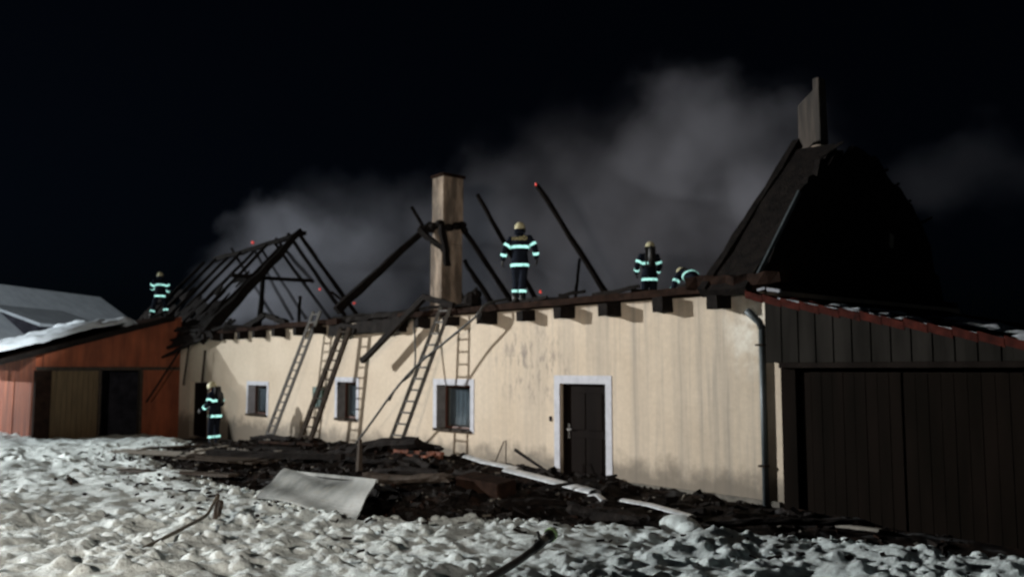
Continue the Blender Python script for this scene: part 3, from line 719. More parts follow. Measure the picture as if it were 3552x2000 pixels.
# ------------------------------------------------------------------ orange wing at the left
Wg = thing('outbuilding', 'orange plastered outbuilding with snowy lean-to roof and open dark doorway', 'outbuilding', (-27, -3, -.25))
def wz(y): return 3.52 + .295*y + .80          # underside of the lean-to roof above y (y <= 0)
FX = -26.1
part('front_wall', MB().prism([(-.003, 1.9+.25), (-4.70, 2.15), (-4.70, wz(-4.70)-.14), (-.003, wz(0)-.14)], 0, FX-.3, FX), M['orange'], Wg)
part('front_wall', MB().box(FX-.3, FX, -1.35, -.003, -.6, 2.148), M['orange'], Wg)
part('corner_pier', MB().box(FX-.30, FX+.02, -4.95, -4.45, -.6, 2.145), M['char_brown'], Wg)
part('boarding', MB().box(FX-.2, FX-.10, -4.45, -2.88, -.6, 2.14), M['far_dark'], Wg)
for k in range(9): part('board', MB().box(FX-.10, FX-.07, -4.44+k*.174, -4.275+k*.174, -.4, 2.13), M['ochre'], Wg)
part('door_jamb', MB().box(FX-.26, FX+.01, -2.88, -2.80, -.6, 2.14), M['wood_dark'], Wg)
part('door_jamb', MB().box(FX-.26, FX+.01, -1.45, -1.35, -.6, 2.14), M['wood_dark'], Wg)
part('lintel', MB().box(FX-.02, FX+.03, -4.95, -.01, 2.15, 2.27), M['wood_dark'], Wg)
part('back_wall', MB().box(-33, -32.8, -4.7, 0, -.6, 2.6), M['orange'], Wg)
part('inner_wall', MB().box(-28.2, -28.1, -4.4, -.2, -.6, 2.6), M['far_dark'], Wg)
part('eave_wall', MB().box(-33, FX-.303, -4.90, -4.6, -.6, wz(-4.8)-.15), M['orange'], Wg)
for x in (-27.9, -30.6):
    part('porch_post', timber((x, -5.9, -.4), (x+.1, -5.9, wz(-5.9)-.12), .13, .13, int(-x), 5, .05), M['wood_dark'], Wg)
rfw = part('roof', MB().prism([(-6.25, wz(-6.25)-.12), (-.36, wz(-.36)-.12), (-.36, wz(-.36)), (-6.25, wz(-6.25))], 0, -33.3, FX+.28), M['char_brown'], Wg)
part('verge_board', MB().prism([(-6.27, wz(-6.27)-.20), (-.37, wz(-.37)-.20), (-.37, wz(-.37)-.0), (-6.27, wz(-6.27)-.0)], 0, FX+.283, FX+.31), M['char'], rfw)
def wing_snow():
    xs = np.arange(-33.2, FX+.36, .09); ys = np.arange(-6.42, -1.55, .07); X, Y = np.meshgrid(xs, ys, indexing='ij')
    zt = 4.32+.295*Y
    edge = np.minimum.reduce([(FX+.33-X)/.18, (Y+6.4)/.22, (-1.75+.5*vnoise(X, Y, .5, 41)-Y)/.5, (X+33.2)/.2]); e = np.clip(edge, 0, 1)
    th = (.44 + .18*vnoise(X, Y, 1.2, 42) + .16*vnoise(X, Y, .4, 43) + .08*vnoise(X, Y, .18, 44))*np.sqrt(e)
    o = grid_mesh('snow_cover', xs, ys, zt + np.maximum(th, -.0)-.015*(1-e), M['roof_snow'], 'thing'); del o['kind']
    o.parent = rfw; o.location = -wloc(rfw); return o
wing_snow()
part('icy_edge', MB().box(-33.2, FX+.33, -6.44, -6.36, wz(-6.4)-.06, wz(-6.4)+.09), M['roof_snow'], rfw)

# ------------------------------------------------------------------ neighbour's snowy house far left
F = thing('neighbour_house', 'distant house with a broad snow covered roof beyond the orange outbuilding', 'house', (-52, 0, 0))
def fh(e, s, z):   # e along ridge (towards right), s downslope towards camera
    o = Vector((-51.2, -1.5, -.55)); E_ = Vector((-.65, .76, 0)).normalized(); S_ = Vector((.76, .65, 0)).normalized()
    return o + E_*e + S_*s + Vector((0, 0, z))
def fq(e0, e1, s0, z0, s1, z1, th=.25, e2=None):
    e2 = e1 if e2 is None else e2
    a, b, c, d_ = fh(e0, s0, z0), fh(e1, s0, z0), fh(e2, s1, z1), fh(e0, s1, z1); n = Vector((0, 0, -th))
    return [d_+n, c+n, b+n, a+n, d_, c, b, a]
part('wall', MB().quadbox([fh(-9, -4, -.6), fh(9.9, -4, -.6), fh(9.9, 4.2, -.6), fh(-9, 4.2, -.6), fh(-9, -4, 3.6), fh(9.9, -4, 3.6), fh(9.9, 4.2, 3.6), fh(-9, 4.2, 3.6)]), M['far_wall'], F)
part('roof', MB().quadbox(fq(-9.5, 9.2, 0, 7.7, 5.0, 3.7, .25, 11.0)), M['roof_far'], F)
part('roof', MB().quadbox(fq(-9.5, 9.2, -.02, 7.68, -5.0, 3.7, .25, 11.0)), M['roof_far'], F)
part('gable', MB().quadbox([fh(8.9, -4, 3.6), fh(9.1, -4, 3.6), fh(9.1, 4, 3.6), fh(8.9, 4, 3.6), fh(8.8, -.1, 7.3), fh(9.0, -.1, 7.3), fh(9.0, .1, 7.3), fh(8.8, .1, 7.3)]), M['far_wall'], F)
dm = part('dormer', MB().quadbox([fh(-3, 2.2, 4.2), fh(2.6, 2.2, 4.2), fh(2.6, 4.6, 4.0), fh(-3, 4.6, 4.0), fh(-3, 2.2, 5.9), fh(2.6, 2.2, 5.9), fh(2.6, 4.6, 5.2), fh(-3, 4.6, 5.2)]), M['far_dark'], F)
part('dormer_roof', MB().quadbox(fq(-3.4, 3.0, 1.2, 6.5, 5.1, 5.2, .16)), M['roof_far'], dm)
part('window', MB().quadbox([fh(-1.5, 4.61, 4.2), fh(1.2, 4.61, 4.2), fh(1.2, 4.66, 4.2), fh(-1.5, 4.66, 4.2), fh(-1.5, 4.61, 5.0), fh(1.2, 4.61, 5.0), fh(1.2, 4.66, 5.0), fh(-1.5, 4.66, 5.0)]), M['glass'], dm)

# ------------------------------------------------------------------ ladders
def ladder(name, label, foot, top, width, n, mat, rail=(.05, .08), foot_w=None, second=None):
    foot = Vector(foot); top = Vector(top); t = thing(name, label, 'ladder', foot, 'ladders leaning on the cream wall')
    wd = Vector((1, 0, 0)); fw = foot_w or width
    for s in (-1, 1):
        mb = timber(foot + wd*(s*fw/2), top + wd*(s*width/2), rail[0], rail[1], 5+s, 4, .03)
        part('rail', mb, mat, t)
    ax = (top-foot); L = ax.length
    for k in range(n):
        f = (k+.6)/n; c = foot.lerp(top, f); w = fw+(width-fw)*f
        part('rung', MB().tube([c-wd*(w/2), c+wd*(w/2)], .022, 6), mat, t)
    if second:
        f0, f1, off = second; dirn = ax.normalized(); nrm = Vector((0, 1, 0)) - dirn*dirn.y; nrm.normalize()
        for s in (-1, 1):
            part('upper_rail', timber(foot.lerp(top, f0)+nrm*off+wd*(s*(width/2-.05)), foot.lerp(top, f1)+nrm*off+wd*(s*(width/2-.05)), .03, .06, 9+s, 4, .03), mat, t)
    return t
LA = ladder('ladder', 'weathered grey extension ladder, leftmost, reaching the joist ends left of the green box', (-16.3, -1.0, -.02), (-14.72, -.28, 3.82), .42, 17, M['wood_ladder'])
LB = ladder('ladder', 'dark heavy wooden ladder leaning against the wall in front of the middle window', (-14.2, -.95, -.02), (-12.92, -.38, 3.28), .46, 13, M['wood_dark'], (.10, .11), .60)
LC = ladder('ladder', 'pale grey ladder with a hose over its rungs, rightmost, left of the curtained window', (-9.65, -1.1, .0), (-8.52, -.28, 3.62), .38, 14, M['wood_ladder'], foot_w=.50)

# ------------------------------------------------------------------ hoses and cables
def spline(pts, n=10):
    P = [Vector(p) for p in pts]; out = []
    P = [P[0]*2-P[1]] + P + [P[-1]*2-P[-2]]
    for i in range(1, len(P)-2):
        for k in range(n):
            t = k/n; a, b, c, d_ = P[i-1], P[i], P[i+1], P[i+2]
            out.append(.5*((2*b)+(c-a)*t+(2*a-5*b+4*c-d_)*t*t+(3*b-a-3*c+d_)*t*t*t))
    out.append(P[-2]); return out
h = part('fire_hose', MB().tube(spline([(-6.9, .25, 3.72), (-6.98, -.32, 3.58), (-7.15, -.5, 3.3), (-8.05, -.62, 2.80), (-8.95, -.80, 2.25), (-9.65, -.95, 1.66), (-10.6, -.95, .92), (-11.3, -.85, .50), (-11.95, -.7, .22), (-12.4, -.8, .08)]), .028, 7), M['rubber'], None, loc=(-9.5, -.8, 1.5), smooth=True)
tag(h, 'dark hose sagging from the eave across the pale ladder down to the debris', 'hose')
h = part('cable', MB().tube(spline([(-9.62, -.42, 3.2), (-9.56, -.42, 2.8), (-9.50, -.5, 2.15), (-9.62, -.85, 1.8), (-9.9, -.9, 1.45)]), .022, 6), M['rubber'], None, loc=(-9.6, -.5, 2.5), smooth=True)
tag(h, 'thin black cable hanging straight down from a joist end onto the hose', 'cable')
fr = thing('broken_rafter', 'charred rafter snapped at the eave and hanging diagonally down the wall', 'timber', (-10.4, -.4, 3.1))
part('lower_piece', timber((-11.75, -.55, 2.38), (-9.2, -.42, 3.86), .12, .14, 500, 8, .15), M['char'], fr)
part('upper_piece', timber((-9.22, -.42, 3.88), (-8.2, -.3, 3.62), .11, .13, 501, 5, .2), M['char'], fr)
st = thing('charred_stump', 'round lump of charred timber standing on the wall top beside the chimney', 'timber', (-9.2, 1.0, 3.55))
part('lump', MB().ball((-9.2, 1.0, 3.80), .24, 1, 1, 1.2, 9, 7).ball((-9.1, 1.05, 4.0), .13, 1.2, 1, 1, 7, 5), M['char'], st)
part('splinter', timber((-9.3, .9, 3.9), (-9.0, 1.0, 4.15), .06, .06, 3, 4, .3), M['char'], st)

# nozzle and hoses in the foreground snow
def zs(x, y): return snow_h(x, y)
nz = thing('hose_nozzle', 'black fire hose ending in a pale green ringed coupling on the snow', 'hose nozzle', (1.3, -6.2, .35))
z0 = .42
part('hose', MB().tube(spline([(3.0, -9.0, z0-.02), (2.5, -8.15, z0), (2.15, -7.6, z0+.03), (1.8, -6.95, z0+.05), (1.62, -6.6, z0+.08)]), .034, 10), M['rubber'], nz, smooth=True)
part('barrel', MB().tube([(1.64, -6.62, z0+.08), (1.52, -6.42, z0+.10), (1.42, -6.24, z0+.12)], [.038, .048, .045], 12), M['boot'], nz, smooth=True)
part('coupling_ring', MB().tube([(1.43, -6.25, z0+.12), (1.39, -6.18, z0+.13)], .058, 14), M['boot'], nz, smooth=True)
part('ring_insert', MB().tube([(1.392, -6.185, z0+.128), (1.360, -6.130, z0+.134)], .068, 14), M['pipe_brass'], nz)
part('lever', MB().tube([(1.54, -6.45, z0+.14), (1.53, -6.47, z0+.22)], .014, 6), M['boot'], nz)
hz = part('fire_hose', MB().tube(spline([(-.75, -9.95, .30), (-1.08, -9.64, .33), (-1.7, -9.05, .34), (-2.5, -8.32, .37), (-3.0, -7.92, .38), (-3.35, -7.7, .44), (-3.5, -7.58, .53)]), .022, 8), M['hose_tan'], None, loc=(-2.2, -8.6, .35), smooth=True)
tag(hz, 'thin muddy hose lying in a gentle curve on the foreground snow at left', 'hose')
pst = part('stake', timber((-3.62, -7.55, .22), (-3.66, -7.5, .55), .05, .06, 61, 3, .15, .3).obox((-3.55, -7.52, .36), .06, .05, .22, (0, .5, 0)), M['wood_dark'], None, loc=(-3.6, -7.5, .25))
tag(pst, 'small dark wooden stake sticking up where the muddy hose ends', 'stake')

# ------------------------------------------------------------------ debris in front of the wall
def lone(name, mb, mat, label, cat, loc, group=None, **k):
    o = part(name, mb, mat, None, loc=loc, **k); return tag(o, label, cat, group)
# big pale sheet resting tilted on the debris
def sheet(c, n=14):
    mb = MB(); A, B, Cc, D = [Vector(p) for p in c]; top = {}; r = random.Random(4)
    for i in range(n+1):
        for j in range(n+1):
            u, v = i/n, j/n; p = (A*(1-u)+B*u)*(1-v)+(D*(1-u)+Cc*u)*v
            z = .04*sin(u*5+v*2)+.02*sin(v*9+u*3)
            top[i, j] = p+Vector((0, 0, z))
    for i in range(n+1):
        for j in range(n+1): mb.v.append(tuple(top[i, j]))
    o = len(mb.v)
    for i in range(n+1):
        for j in range(n+1): mb.v.append(tuple(top[i, j]-Vector((0, 0, .03))))
    I = lambda i, j: i*(n+1)+j
    for i in range(n):
        for j in range(n):
            mb.f.append((I(i, j), I(i+1, j), I(i+1, j+1), I(i, j+1))); mb.f.append((o+I(i, j), o+I(i, j+1), o+I(i+1, j+1), o+I(i+1, j)))
        mb.f.append((I(i, 0), o+I(i, 0), o+I(i+1, 0), I(i+1, 0))); mb.f.append((I(i, n), I(i+1, n), o+I(i+1, n), o+I(i, n)))
        mb.f.append((I(0, i), I(0, i+1), o+I(0, i+1), o+I(0, i))); mb.f.append((I(n, i), o+I(n, i), o+I(n, i+1), I(n, i+1)))
    return mb
sh = thing('metal_sheet', 'large pale dented sheet lying tilted between the snow bank and the debris', 'sheet', (-4.5, -5.6, .3))
part('panel', sheet([(-5.9, -5.95, .12), (-2.72, -6.0, .16), (-3.12, -5.40, .60), (-6.25, -5.30, .46)]), M['sheet'], sh, smooth=False)
part('folded_rim', timber((-6.25, -5.29, .45), (-3.12, -5.39, .59), .03, .05, 3, 6, .1), M['sheet'], sh)
lone('charred_log', log((-10.9, -1.9, .14), (-8.35, -1.15, .60), .17, 601, 16, .3, -.15), M['char'], 'thick charred log pointing up to the right below the pale ladder', 'log', (-9.6, -1.5, .2))
ms = thing('brick_fragment', 'charred masonry fragment with orange broken bricks below the curtained window', 'masonry', (-8.3, -1.2, .2))
q = random.Random(12)
for k in range(14):
    i, j = k % 7, k//7
    part('brick', MB().obox((-8.85+i*.17+j*.06, -1.35+i*.06, .30+j*.08), .22, .11, .07, (q.uniform(-.15, .15), q.uniform(-.15, .15), .35+q.uniform(-.25, .25))), M['brick'] if q.random() < .7 else M['char'], ms)
part('burnt_top', log((-8.95, -1.25, .47), (-7.8, -.9, .50), .12, 14, 9, .35), M['char'], ms)
def gutter(name, label, pts, w, mat):
    mb = MB(); n = 7; b = 0; P = [Vector(p) for p in pts]
    for i, p in enumerate(P):
        t = (P[min(i+1, len(P)-1)]-P[max(i-1, 0)]).normalized(); s = t.cross(Vector((0, 0, 1))).normalized()
        for k in range(n):
            a = pi*k/(n-1); mb.v.append(tuple(p + s*(cos(a)*w) + Vector((0, 0, sin(a)*w*.55))))
    for i in range(len(P)-1):
        for k in range(n-1): mb.f.append((i*n+k, i*n+k+1, (i+1)*n+k+1, (i+1)*n+k))
    return lone(name, mb, mat, label, 'gutter', tuple(P[len(P)//2]), 'fallen gutter lengths', smooth=True)
gutter('gutter', 'long pale fallen gutter lying along the foot of the wall past the front door', [(-7.1, -.75, .34), (-6.2, -.95, .30), (-5.2, -1.15, .30), (-4.9, -1.2, .28)], .10, M['zinc_light'])
gutter('gutter', 'pale fallen gutter length lying across the ground before the front door', [(-4.95, -1.42, .29), (-4.0, -1.58, .26), (-3.0, -1.80, .24), (-2.1, -2.0, .22)], .12, M['zinc_light'])
gutter('gutter', 'short bright fallen gutter piece at the right end of the debris', [(-1.55, -1.95, .16), (-.9, -2.05, .17), (.08, -2.32, .15)], .075, M['zinc_light'])
gutter('gutter', 'bent crumpled gutter scrap partly buried in ash right of the door', [(-2.1, -2.12, .19), (-1.95, -2.1, .22), (-1.75, -2.15, .15)], .06, M['zinc_light'])
lone('scorched_crate', MB().obox((-3.75, -2.9, .22), 1.0, .45, .34, (.1, .06, .12)), M['char_brown'], 'brown scorched crate half buried in ash in front of the door', 'crate', (-3.75, -2.9, .1), bevel=.02)
lone('grey_log', log((-6.0, -3.9, .26), (-4.1, -3.35, .36), .11, 610, 12, .3), M['wood_dark'], 'long dark grey log with a pale end lying behind the pale sheet', 'log', (-5, -3.6, .25))
lone('upright_post', timber((-7.35, -3.2, .05), (-7.48, -3.1, .80), .13, .1, 611, 5, .1, .45), M['wood_dark'], 'short pointed grey post standing upright behind the pale sheet', 'post', (-7.4, -3.15, .1))
lone('bent_rod', MB().tube([(-5.9, -1.0, .25), (-5.75, -.85, .75), (-5.62, -.9, .78), (-5.45, -1.05, .22)], .012, 6), M['wood_dark'], 'thin bent wire loop standing by the wall behind the fallen gutter', 'wire', (-5.7, -1, .2))
lone('lath', timber((-5.35, -.9, .62), (-3.9, -1.2, .26), .03, .06, 613, 4, .1, .3), M['char'], 'thin dark lath sticking up at the left of the front door', 'lath', (-4.6, -1, .2))
lone('lath', timber((-3.1, -2.3, .22), (-1.9, -1.7, .50), .04, .06, 614, 4, .1, .3), M['char'], 'charred lath lying crosswise over the fallen gutter right of the door', 'lath', (-2.5, -2, .2))
lone('stick', timber((-11.4, -7.45, .12), (-9.3, -7.9, .16), .07, .07, 615, 5, .1, .2), M['wood_dark'], 'dark stick lying alone on the trampled snow at left', 'stick', (-10, -7.7, .1))
# loose boards and doors lying flat at the left of the debris
flat = [('flat_board', (-11.6, -6.3, .10), 3.6, .34, .05, .45, 'wood_grey', 'long grey board lying on the snow nearest the camera at left of the debris'),
        ('flat_board', (-9.6, -5.95, .14), 3.2, .26, .05, .34, 'wood_dark', 'dark wet board just in front of the pile, left of the pale sheet'),
        ('flat_board', (-14.6, -4.2, .08), 3.4, .9, .05, .62, 'wood_grey', 'wide grey boards panel lying flat at the far left of the debris'),
        ('flat_board', (-13.2, -3.1, .16), 3.0, 1.1, .05, .35, 'wood_grey', 'wide weathered panel resting on rubble in front of the leftmost ladder'),
        ('flat_board', (-16.6, -3.4, .03), 2.2, .16, .05, .9, 'wood_dark', 'narrow dark board lying on snow in front of the standing firefighter'),
        ('flat_board', (-11.0, -4.3, .24), 2.6, .9, .06, .3, 'wood_dark', 'dark scorched panel lying in the middle of the debris'),
        ('flat_board', (-13.5, -1.7, .24), 2.6, .14, .06, .1, 'char_brown', 'reddish scorched board lying across rubble at the foot of the dark ladder'),
        ('flat_board', (-9.4, -4.0, .42), 3.2, .2, .12, .55, 'char', 'thick charred beam lying over the heap left of the upright post')]
for i, (n_, c, L, w_, t_, a, m_, lab) in enumerate(flat):
    q = random.Random(700+i)
    if w_ > .5:
        t = thing('board_panel', lab, 'panel', c); k = 0; n = int(w_/.17)
        for j in range(n):
            o = (j-(n-1)/2)*.175; dx, dy = -sin(a)*o, cos(a)*o; LL = L*q.uniform(.78, 1)
            part('plank', MB().obox((c[0]+dx, c[1]+dy, c[2]+q.uniform(-.01, .01)), LL, .165, t_*.6, (q.uniform(-.02, .02)+.05, q.uniform(-.03, .03), a)), M[m_], t, bevel=.006)
        for s in (-.35, .35): part('batten', MB().obox((c[0]+cos(a)*L*s, c[1]+sin(a)*L*s, c[2]+.035), .12, w_, .035, (.05, 0, a)), M[m_], t)
    else:
        lone(n_, timber((c[0]-cos(a)*L/2, c[1]-sin(a)*L/2, c[2]), (c[0]+cos(a)*L/2, c[1]+sin(a)*L/2, c[2]+q.uniform(0, .12)), w_, t_, 720+i, 7, .12), M[m_], lab, 'board' if m_ != 'char' else 'beam', c)
# charred beams strewn in the heap
where = [(-12.0, -2.2, 'charred beam lying across the heap below the dark ladder'), (-10.4, -2.9, 'charred beam lying on the heap in front of the pale ladder'), (-8.6, -2.5, 'charred beam on the heap left of the upright post foot'),
         (-7.2, -1.9, 'charred beam on the heap in front of the brick fragment'), (-6.2, -2.9, 'charred beam lying behind the dark grey log'), (-6.6, -4.5, 'charred beam lying close behind the top edge of the pale sheet'),
         (-2.2, -3.1, 'charred beam lying right of the scorched crate'), (-1.0, -2.9, 'charred beam at the snow edge near the short bright gutter'), (-14.9, -1.5, 'charred beam at the foot of the leftmost ladder'), (-5.0, -2.3, 'charred beam lying left of the scorched crate'), (.9, -1.5, 'charred beam lying before the garage door post')]
for i, (x, y, lab) in enumerate(where):
    q = random.Random(800+i); a = q.uniform(-.5, 1.0); L = q.uniform(1.3, 2.4)
    z = ash_h(x, y)+.10
    lone('charred_beam', log((x-cos(a)*L/2, y-sin(a)*L/2, z), (x+cos(a)*L/2, y+sin(a)*L/2, z+q.uniform(-.06, .14)), q.uniform(.06, .10), 820+i, 12, .4, .3, 7), M['char'], lab, 'beam', (x, y, z), 'charred beams in the debris heap')
lone('plank_on_ground', timber((1.1, -.75, .03), (1.95, -.72, .05), .1, .04, 618, 4, .1), M['wood_grey'], 'short pale plank lying on dark ground before the garage door', 'plank', (1.5, -.7, 0))
lone('snow_lump', MB().ball((-.0, -2.5, .06), .2, 1.6, 1, .7, 10, 7).ball((.25, -2.6, .05), .14, 1.5, 1, .7, 8, 6), M['snow'], 'dirty lump of snow beyond the right end of the bright gutter piece', 'snow lump', (.1, -2.5, 0), smooth=True)

# uncountable small rubble: chips of charcoal, tile and lime
def rubble():
    r = random.Random(55)
    sets = {'char': MB(), 'brick': MB(), 'light': MB()}
    for k in range(5200):
        x = r.uniform(-19, 2.8); c = float(crest(x)); y = r.uniform(c-.15, -.08)
        if r.random() > (1 if -14.5 < x < -2.2 else .35): continue
        if x > 0 and r.random() < .6: continue
        z = max(ash_h(x, y), -.05) + .01; s = .02+.11*r.random()**2.4
        key = 'char' if r.random() < .80 else ('brick' if r.random() < .6 else 'light')
        if key != 'char': s = min(s, .05)
        sets[key].obox((x, y, z), s*r.uniform(1, 3.0), s*r.uniform(.6, 1.2), s*r.uniform(.4, .9), (r.uniform(-.5, .5), r.uniform(-.5, .5), r.uniform(0, 3.1)))
    tag(part('burnt_rubble', sets['char'], M['char']), kind='stuff')
    tag(part('tile_chips', sets['brick'], M['char_brown']), kind='stuff')
    tag(part('lime_chips', sets['light'], M['concrete']), kind='stuff')
rubble()
bits = MB(); r = random.Random(91)
for k in range(620):
    x = r.uniform(-20, 5); y = float(crest(x)) - abs(r.gauss(0, 1.1)) - .05; s = .012+.045*r.random()**3
    if y < -10.5: continue
    bits.obox((x, y, snow_h(x, y)+.045), s*r.uniform(1, 4), s, s*.6, (r.uniform(-.4, .4), r.uniform(-.4, .4), r.uniform(0, 3.1)))
tag(part('soot_flakes', bits, M['char']), kind='stuff')
# snow clods thrown over the debris edge
cl = MB(); r = random.Random(77)
for k in range(900):
    x = r.uniform(-18, 5.5); y = float(crest(x)) + abs(r.gauss(0, .28)) - .3; s = .02+.05*r.random()**2
    cl.ball((x, y, max(ash_h(x, min(y, -.1)), snow_h(x, y), -.05)+s*.5), s, r.uniform(.8, 1.5), r.uniform(.8, 1.4), r.uniform(.6, 1.1), 6, 4)
tag(part('snow_clods', cl, M['snow'], smooth=True), kind='stuff')

# ------------------------------------------------------------------ firefighters
def lerp(a, b, t): return a+(b-a)*t
def person(label, loc, face, pose=None, text=False, scale=1.0, scba=False, group='firefighters at the burnt farmhouse'):
    """local frame: +Y is where the person faces, +X their right hand, z up; joints in metres"""
    J = dict(pel=(0, 0, .96), waist=(0, 0, 1.10), chest=(0, 0, 1.34), sh=(0, -.01, 1.47), neck=(0, .0, 1.53), head=(0, .03, 1.655),
             hipL=(-.10, 0, .93), hipR=(.10, 0, .93), kneL=(-.12, .04, .50), kneR=(.12, .04, .50), ankL=(-.13, -.01, .10), ankR=(.13, -.01, .10),
             shL=(-.19, 0, 1.44), shR=(.19, 0, 1.44), elL=(-.31, -.03, 1.18), elR=(.31, -.03, 1.18), wrL=(-.33, .08, .95), wrR=(.33, .08, .95))
    if pose: J.update(pose)
    J = {k: Vector(v)*scale for k, v in J.items()}
    root = thing('person', label, 'person', loc, group)
    rot = Matrix.Rotation(face, 3, 'Z')
    def add(name, mb, mat, parent, smooth=True, remesh=None):
        mb.v = [tuple(rot @ Vector(v)) for v in mb.v]
        me = mb.mesh(name, mat, (0, 0, 0), smooth)
        o = bpy.data.objects.new(name, me); COL.objects.link(o)
        if remesh:
            md = o.modifiers.new('r', 'REMESH'); md.mode = 'VOXEL'; md.voxel_size = remesh; md.use_smooth_shade = True
            sm = o.modifiers.new('s', 'SMOOTH'); sm.factor = .5; sm.iterations = 3
            dg = bpy.context.evaluated_depsgraph_get(); dg.update()
            me2 = bpy.data.meshes.new_from_object(o.evaluated_get(dg)); o.modifiers.clear(); o.data = me2
            for p in me2.polygons: p.use_smooth = True
            if not me2.materials: me2.materials.append(mat)
        o.parent = parent; return o
    across = (J['shR']-J['shL']).normalized(); hipx = (J['hipR']-J['hipL']).normalized()
    # one continuous clothed body
    b = MB(); s = scale
    b.tube([J['pel']-(J['waist']-J['pel'])*1.2, J['pel'], J['waist'], J['chest'], J['sh'], J['neck']], [(.20*s, .155*s), (.195*s, .15*s), (.175*s, .135*s), (.215*s, .145*s), (.17*s, .11*s), (.075*s, .075*s)], 16, True, 1, across)
    b.tube([J['neck']-(J['head']-J['neck'])*.4, J['neck'], J['head']], [.075*s, .072*s, .06*s], 10)
    for S_ in 'LR':
        hp, kn, an = J['hip'+S_], J['kne'+S_], J['ank'+S_]
        b.tube([hp+(J['pel']-hp)*.3, hp, hp.lerp(kn, .5), kn, kn.lerp(an, .45), an], [.10*s, .115*s, .10*s, .085*s, .082*s, .075*s], 12)
        sh, el, wr = J['sh'+S_], J['el'+S_], J['wr'+S_]
        b.tube([J['chest'].lerp(sh, .7), sh, sh.lerp(el, .5), el, el.lerp(wr, .5), wr], [.09*s, .092*s, .078*s, .068*s, .06*s, .055*s], 12)
    body = add('body', b, M['suit'], root, True, .022)
    # boots
    for S_ in 'LR':
        an = J['ank'+S_]; fwd = Vector((0, 1, 0))
        f = MB().tube([an+Vector((0, 0, .12*s)), an+Vector((0, 0, .0)), an+Vector((0, .02, -.05*s)), an+Vector((0, .13*s, -.06*s)), an+Vector((0, .20*s, -.065*s))], [(.075*s, .075*s), (.068*s, .072*s), (.055*s, .06*s), (.05*s, .04*s), (.035*s, .03*s)], 10, True, 1, (1, 0, 0))
        add('boot', f, M['boot'], root)
    # gloved hands: palm, four unequal curled fingers and a thumb
    for S_ in 'LR':
        el, wr = J['el'+S_], J['wr'+S_]; dr = (wr-el).normalized(); sx = -1 if S_ == 'L' else 1
        side = dr.cross(Vector((sx, 0, 0))).normalized()      # across the knuckles (front-back)
        inn = side.cross(dr).normalized()                      # towards the palm or back
        if inn.x*sx > 0: inn = -inn
        hnd = MB(); k0 = wr + dr*.085*s
        hnd.tube([wr-dr*.02, wr+dr*.03*s, k0], [(.035*s, .025*s), (.045*s, .022*s), (.043*s, .018*s)], 10, True, 1, side)
        for q_, (o, L) in enumerate(((.033, .070), (.011, .080), (-.011, .075), (-.032, .058))):
            p = k0+side*o*s-dr*.01
            hnd.tube([p, p+dr*L*.45*s+inn*.008, p+dr*L*.75*s+inn*.03*s, p+dr*L*.8*s+inn*.055*s], [.0115*s, .011*s, .010*s, .008*s], 6)
        tb = wr+dr*.025*s+side*.038*s
        hnd.tube([tb, tb+side*.022*s+dr*.03*s, tb+side*.02*s+dr*.06*s+inn*.02], [.015*s, .013*s, .010*s], 6)
        add('hand', hnd, M['glove'], root)
    # head with face, then helmet with rim, neck cloth
    hc = J['head']; up = (J['head']-J['neck']).normalized(); rgt = (across - up*across.dot(up)).normalized(); fw = up.cross(rgt).normalized()
    def hp_(x, y, z): return hc + rgt*x*s + fw*y*s + up*z*s
    hd = MB(); n, m_ = 14, 10
    for i in range(m_+1):
        th = pi*i/m_
        for k in range(n):
            ph = 2*pi*k/n; x = .076*sin(th)*cos(ph); y = .095*sin(th)*sin(ph); z = .118*cos(th)
            if z < 0: x *= 1+.9*z*1.2; y = y*(1+.3*z)+.012
            hd.v.append(tuple(hp_(x, y, z)))
    for i in range(m_):
        for k in range(n): hd.f.append((i*n+k, (i+1)*n+k, (i+1)*n+(k+1) % n, i*n+(k+1) % n))
    hd.tube([hp_(0, .085, .015), hp_(0, .112, -.022), hp_(0, .09, -.032)], [.008*s, .015*s, .011*s], 6)
    hd.tube([hp_(-.025, .088, -.058), hp_(0, .095, -.06), hp_(.025, .088, -.058)], .007*s, 5)
    for sx in (-1, 1): hd.tube([hp_(sx*.076, .0, .02), hp_(sx*.085, -.005, 0), hp_(sx*.076, 0, -.03)], .012*s, 5)
    head = add('head', hd, M['skin'], root)
    ey = MB()
    for sx in (-1, 1): ey.ball(hp_(sx*.031, .083, .008), .011*s, 1, 1, 1, 6, 4)
    add('eye', ey, M['far_dark'], head)
    hl = MB(); n = 18
    prof = [(.128, -.035), (.130, .0), (.128, .04), (.118, .08), (.092, .118), (.05, .14), (.0, .147)]
    for r_, z in prof:
        for k in range(n):
            ph = 2*pi*k/n; dz = -.06*max(0, -sin(ph))**2 if z < 0 else 0
            hl.v.append(tuple(hp_(r_*.93*cos(ph), r_*1.08*sin(ph)-.008, z+dz+.01)))
    for i in range(len(prof)-1):
        for k in range(n): hl.f.append((i*n+k, i*n+(k+1) % n, (i+1)*n+(k+1) % n, (i+1)*n+k))
    helm = add('helmet', hl, M['helmet'], root)
    rm = MB(); rm.tube([hp_(.125*cos(2*pi*k/20), .142*sin(2*pi*k/20)-.008, -.028-.05*max(0, -sin(2*pi*k/20))**2) for k in range(21)], .010*s, 5, False)
    add('helmet_rim', rm, M['boot'], helm)
    rd = MB().tube([hp_(0, .13, .06), hp_(0, .09, .125), hp_(0, 0, .162), hp_(0, -.09, .125), hp_(0, -.138, .06)], [(.012*s, .008*s)]*5, 6, True, 1, rgt)
    add('helmet_ridge', rd, M['helmet'], helm)
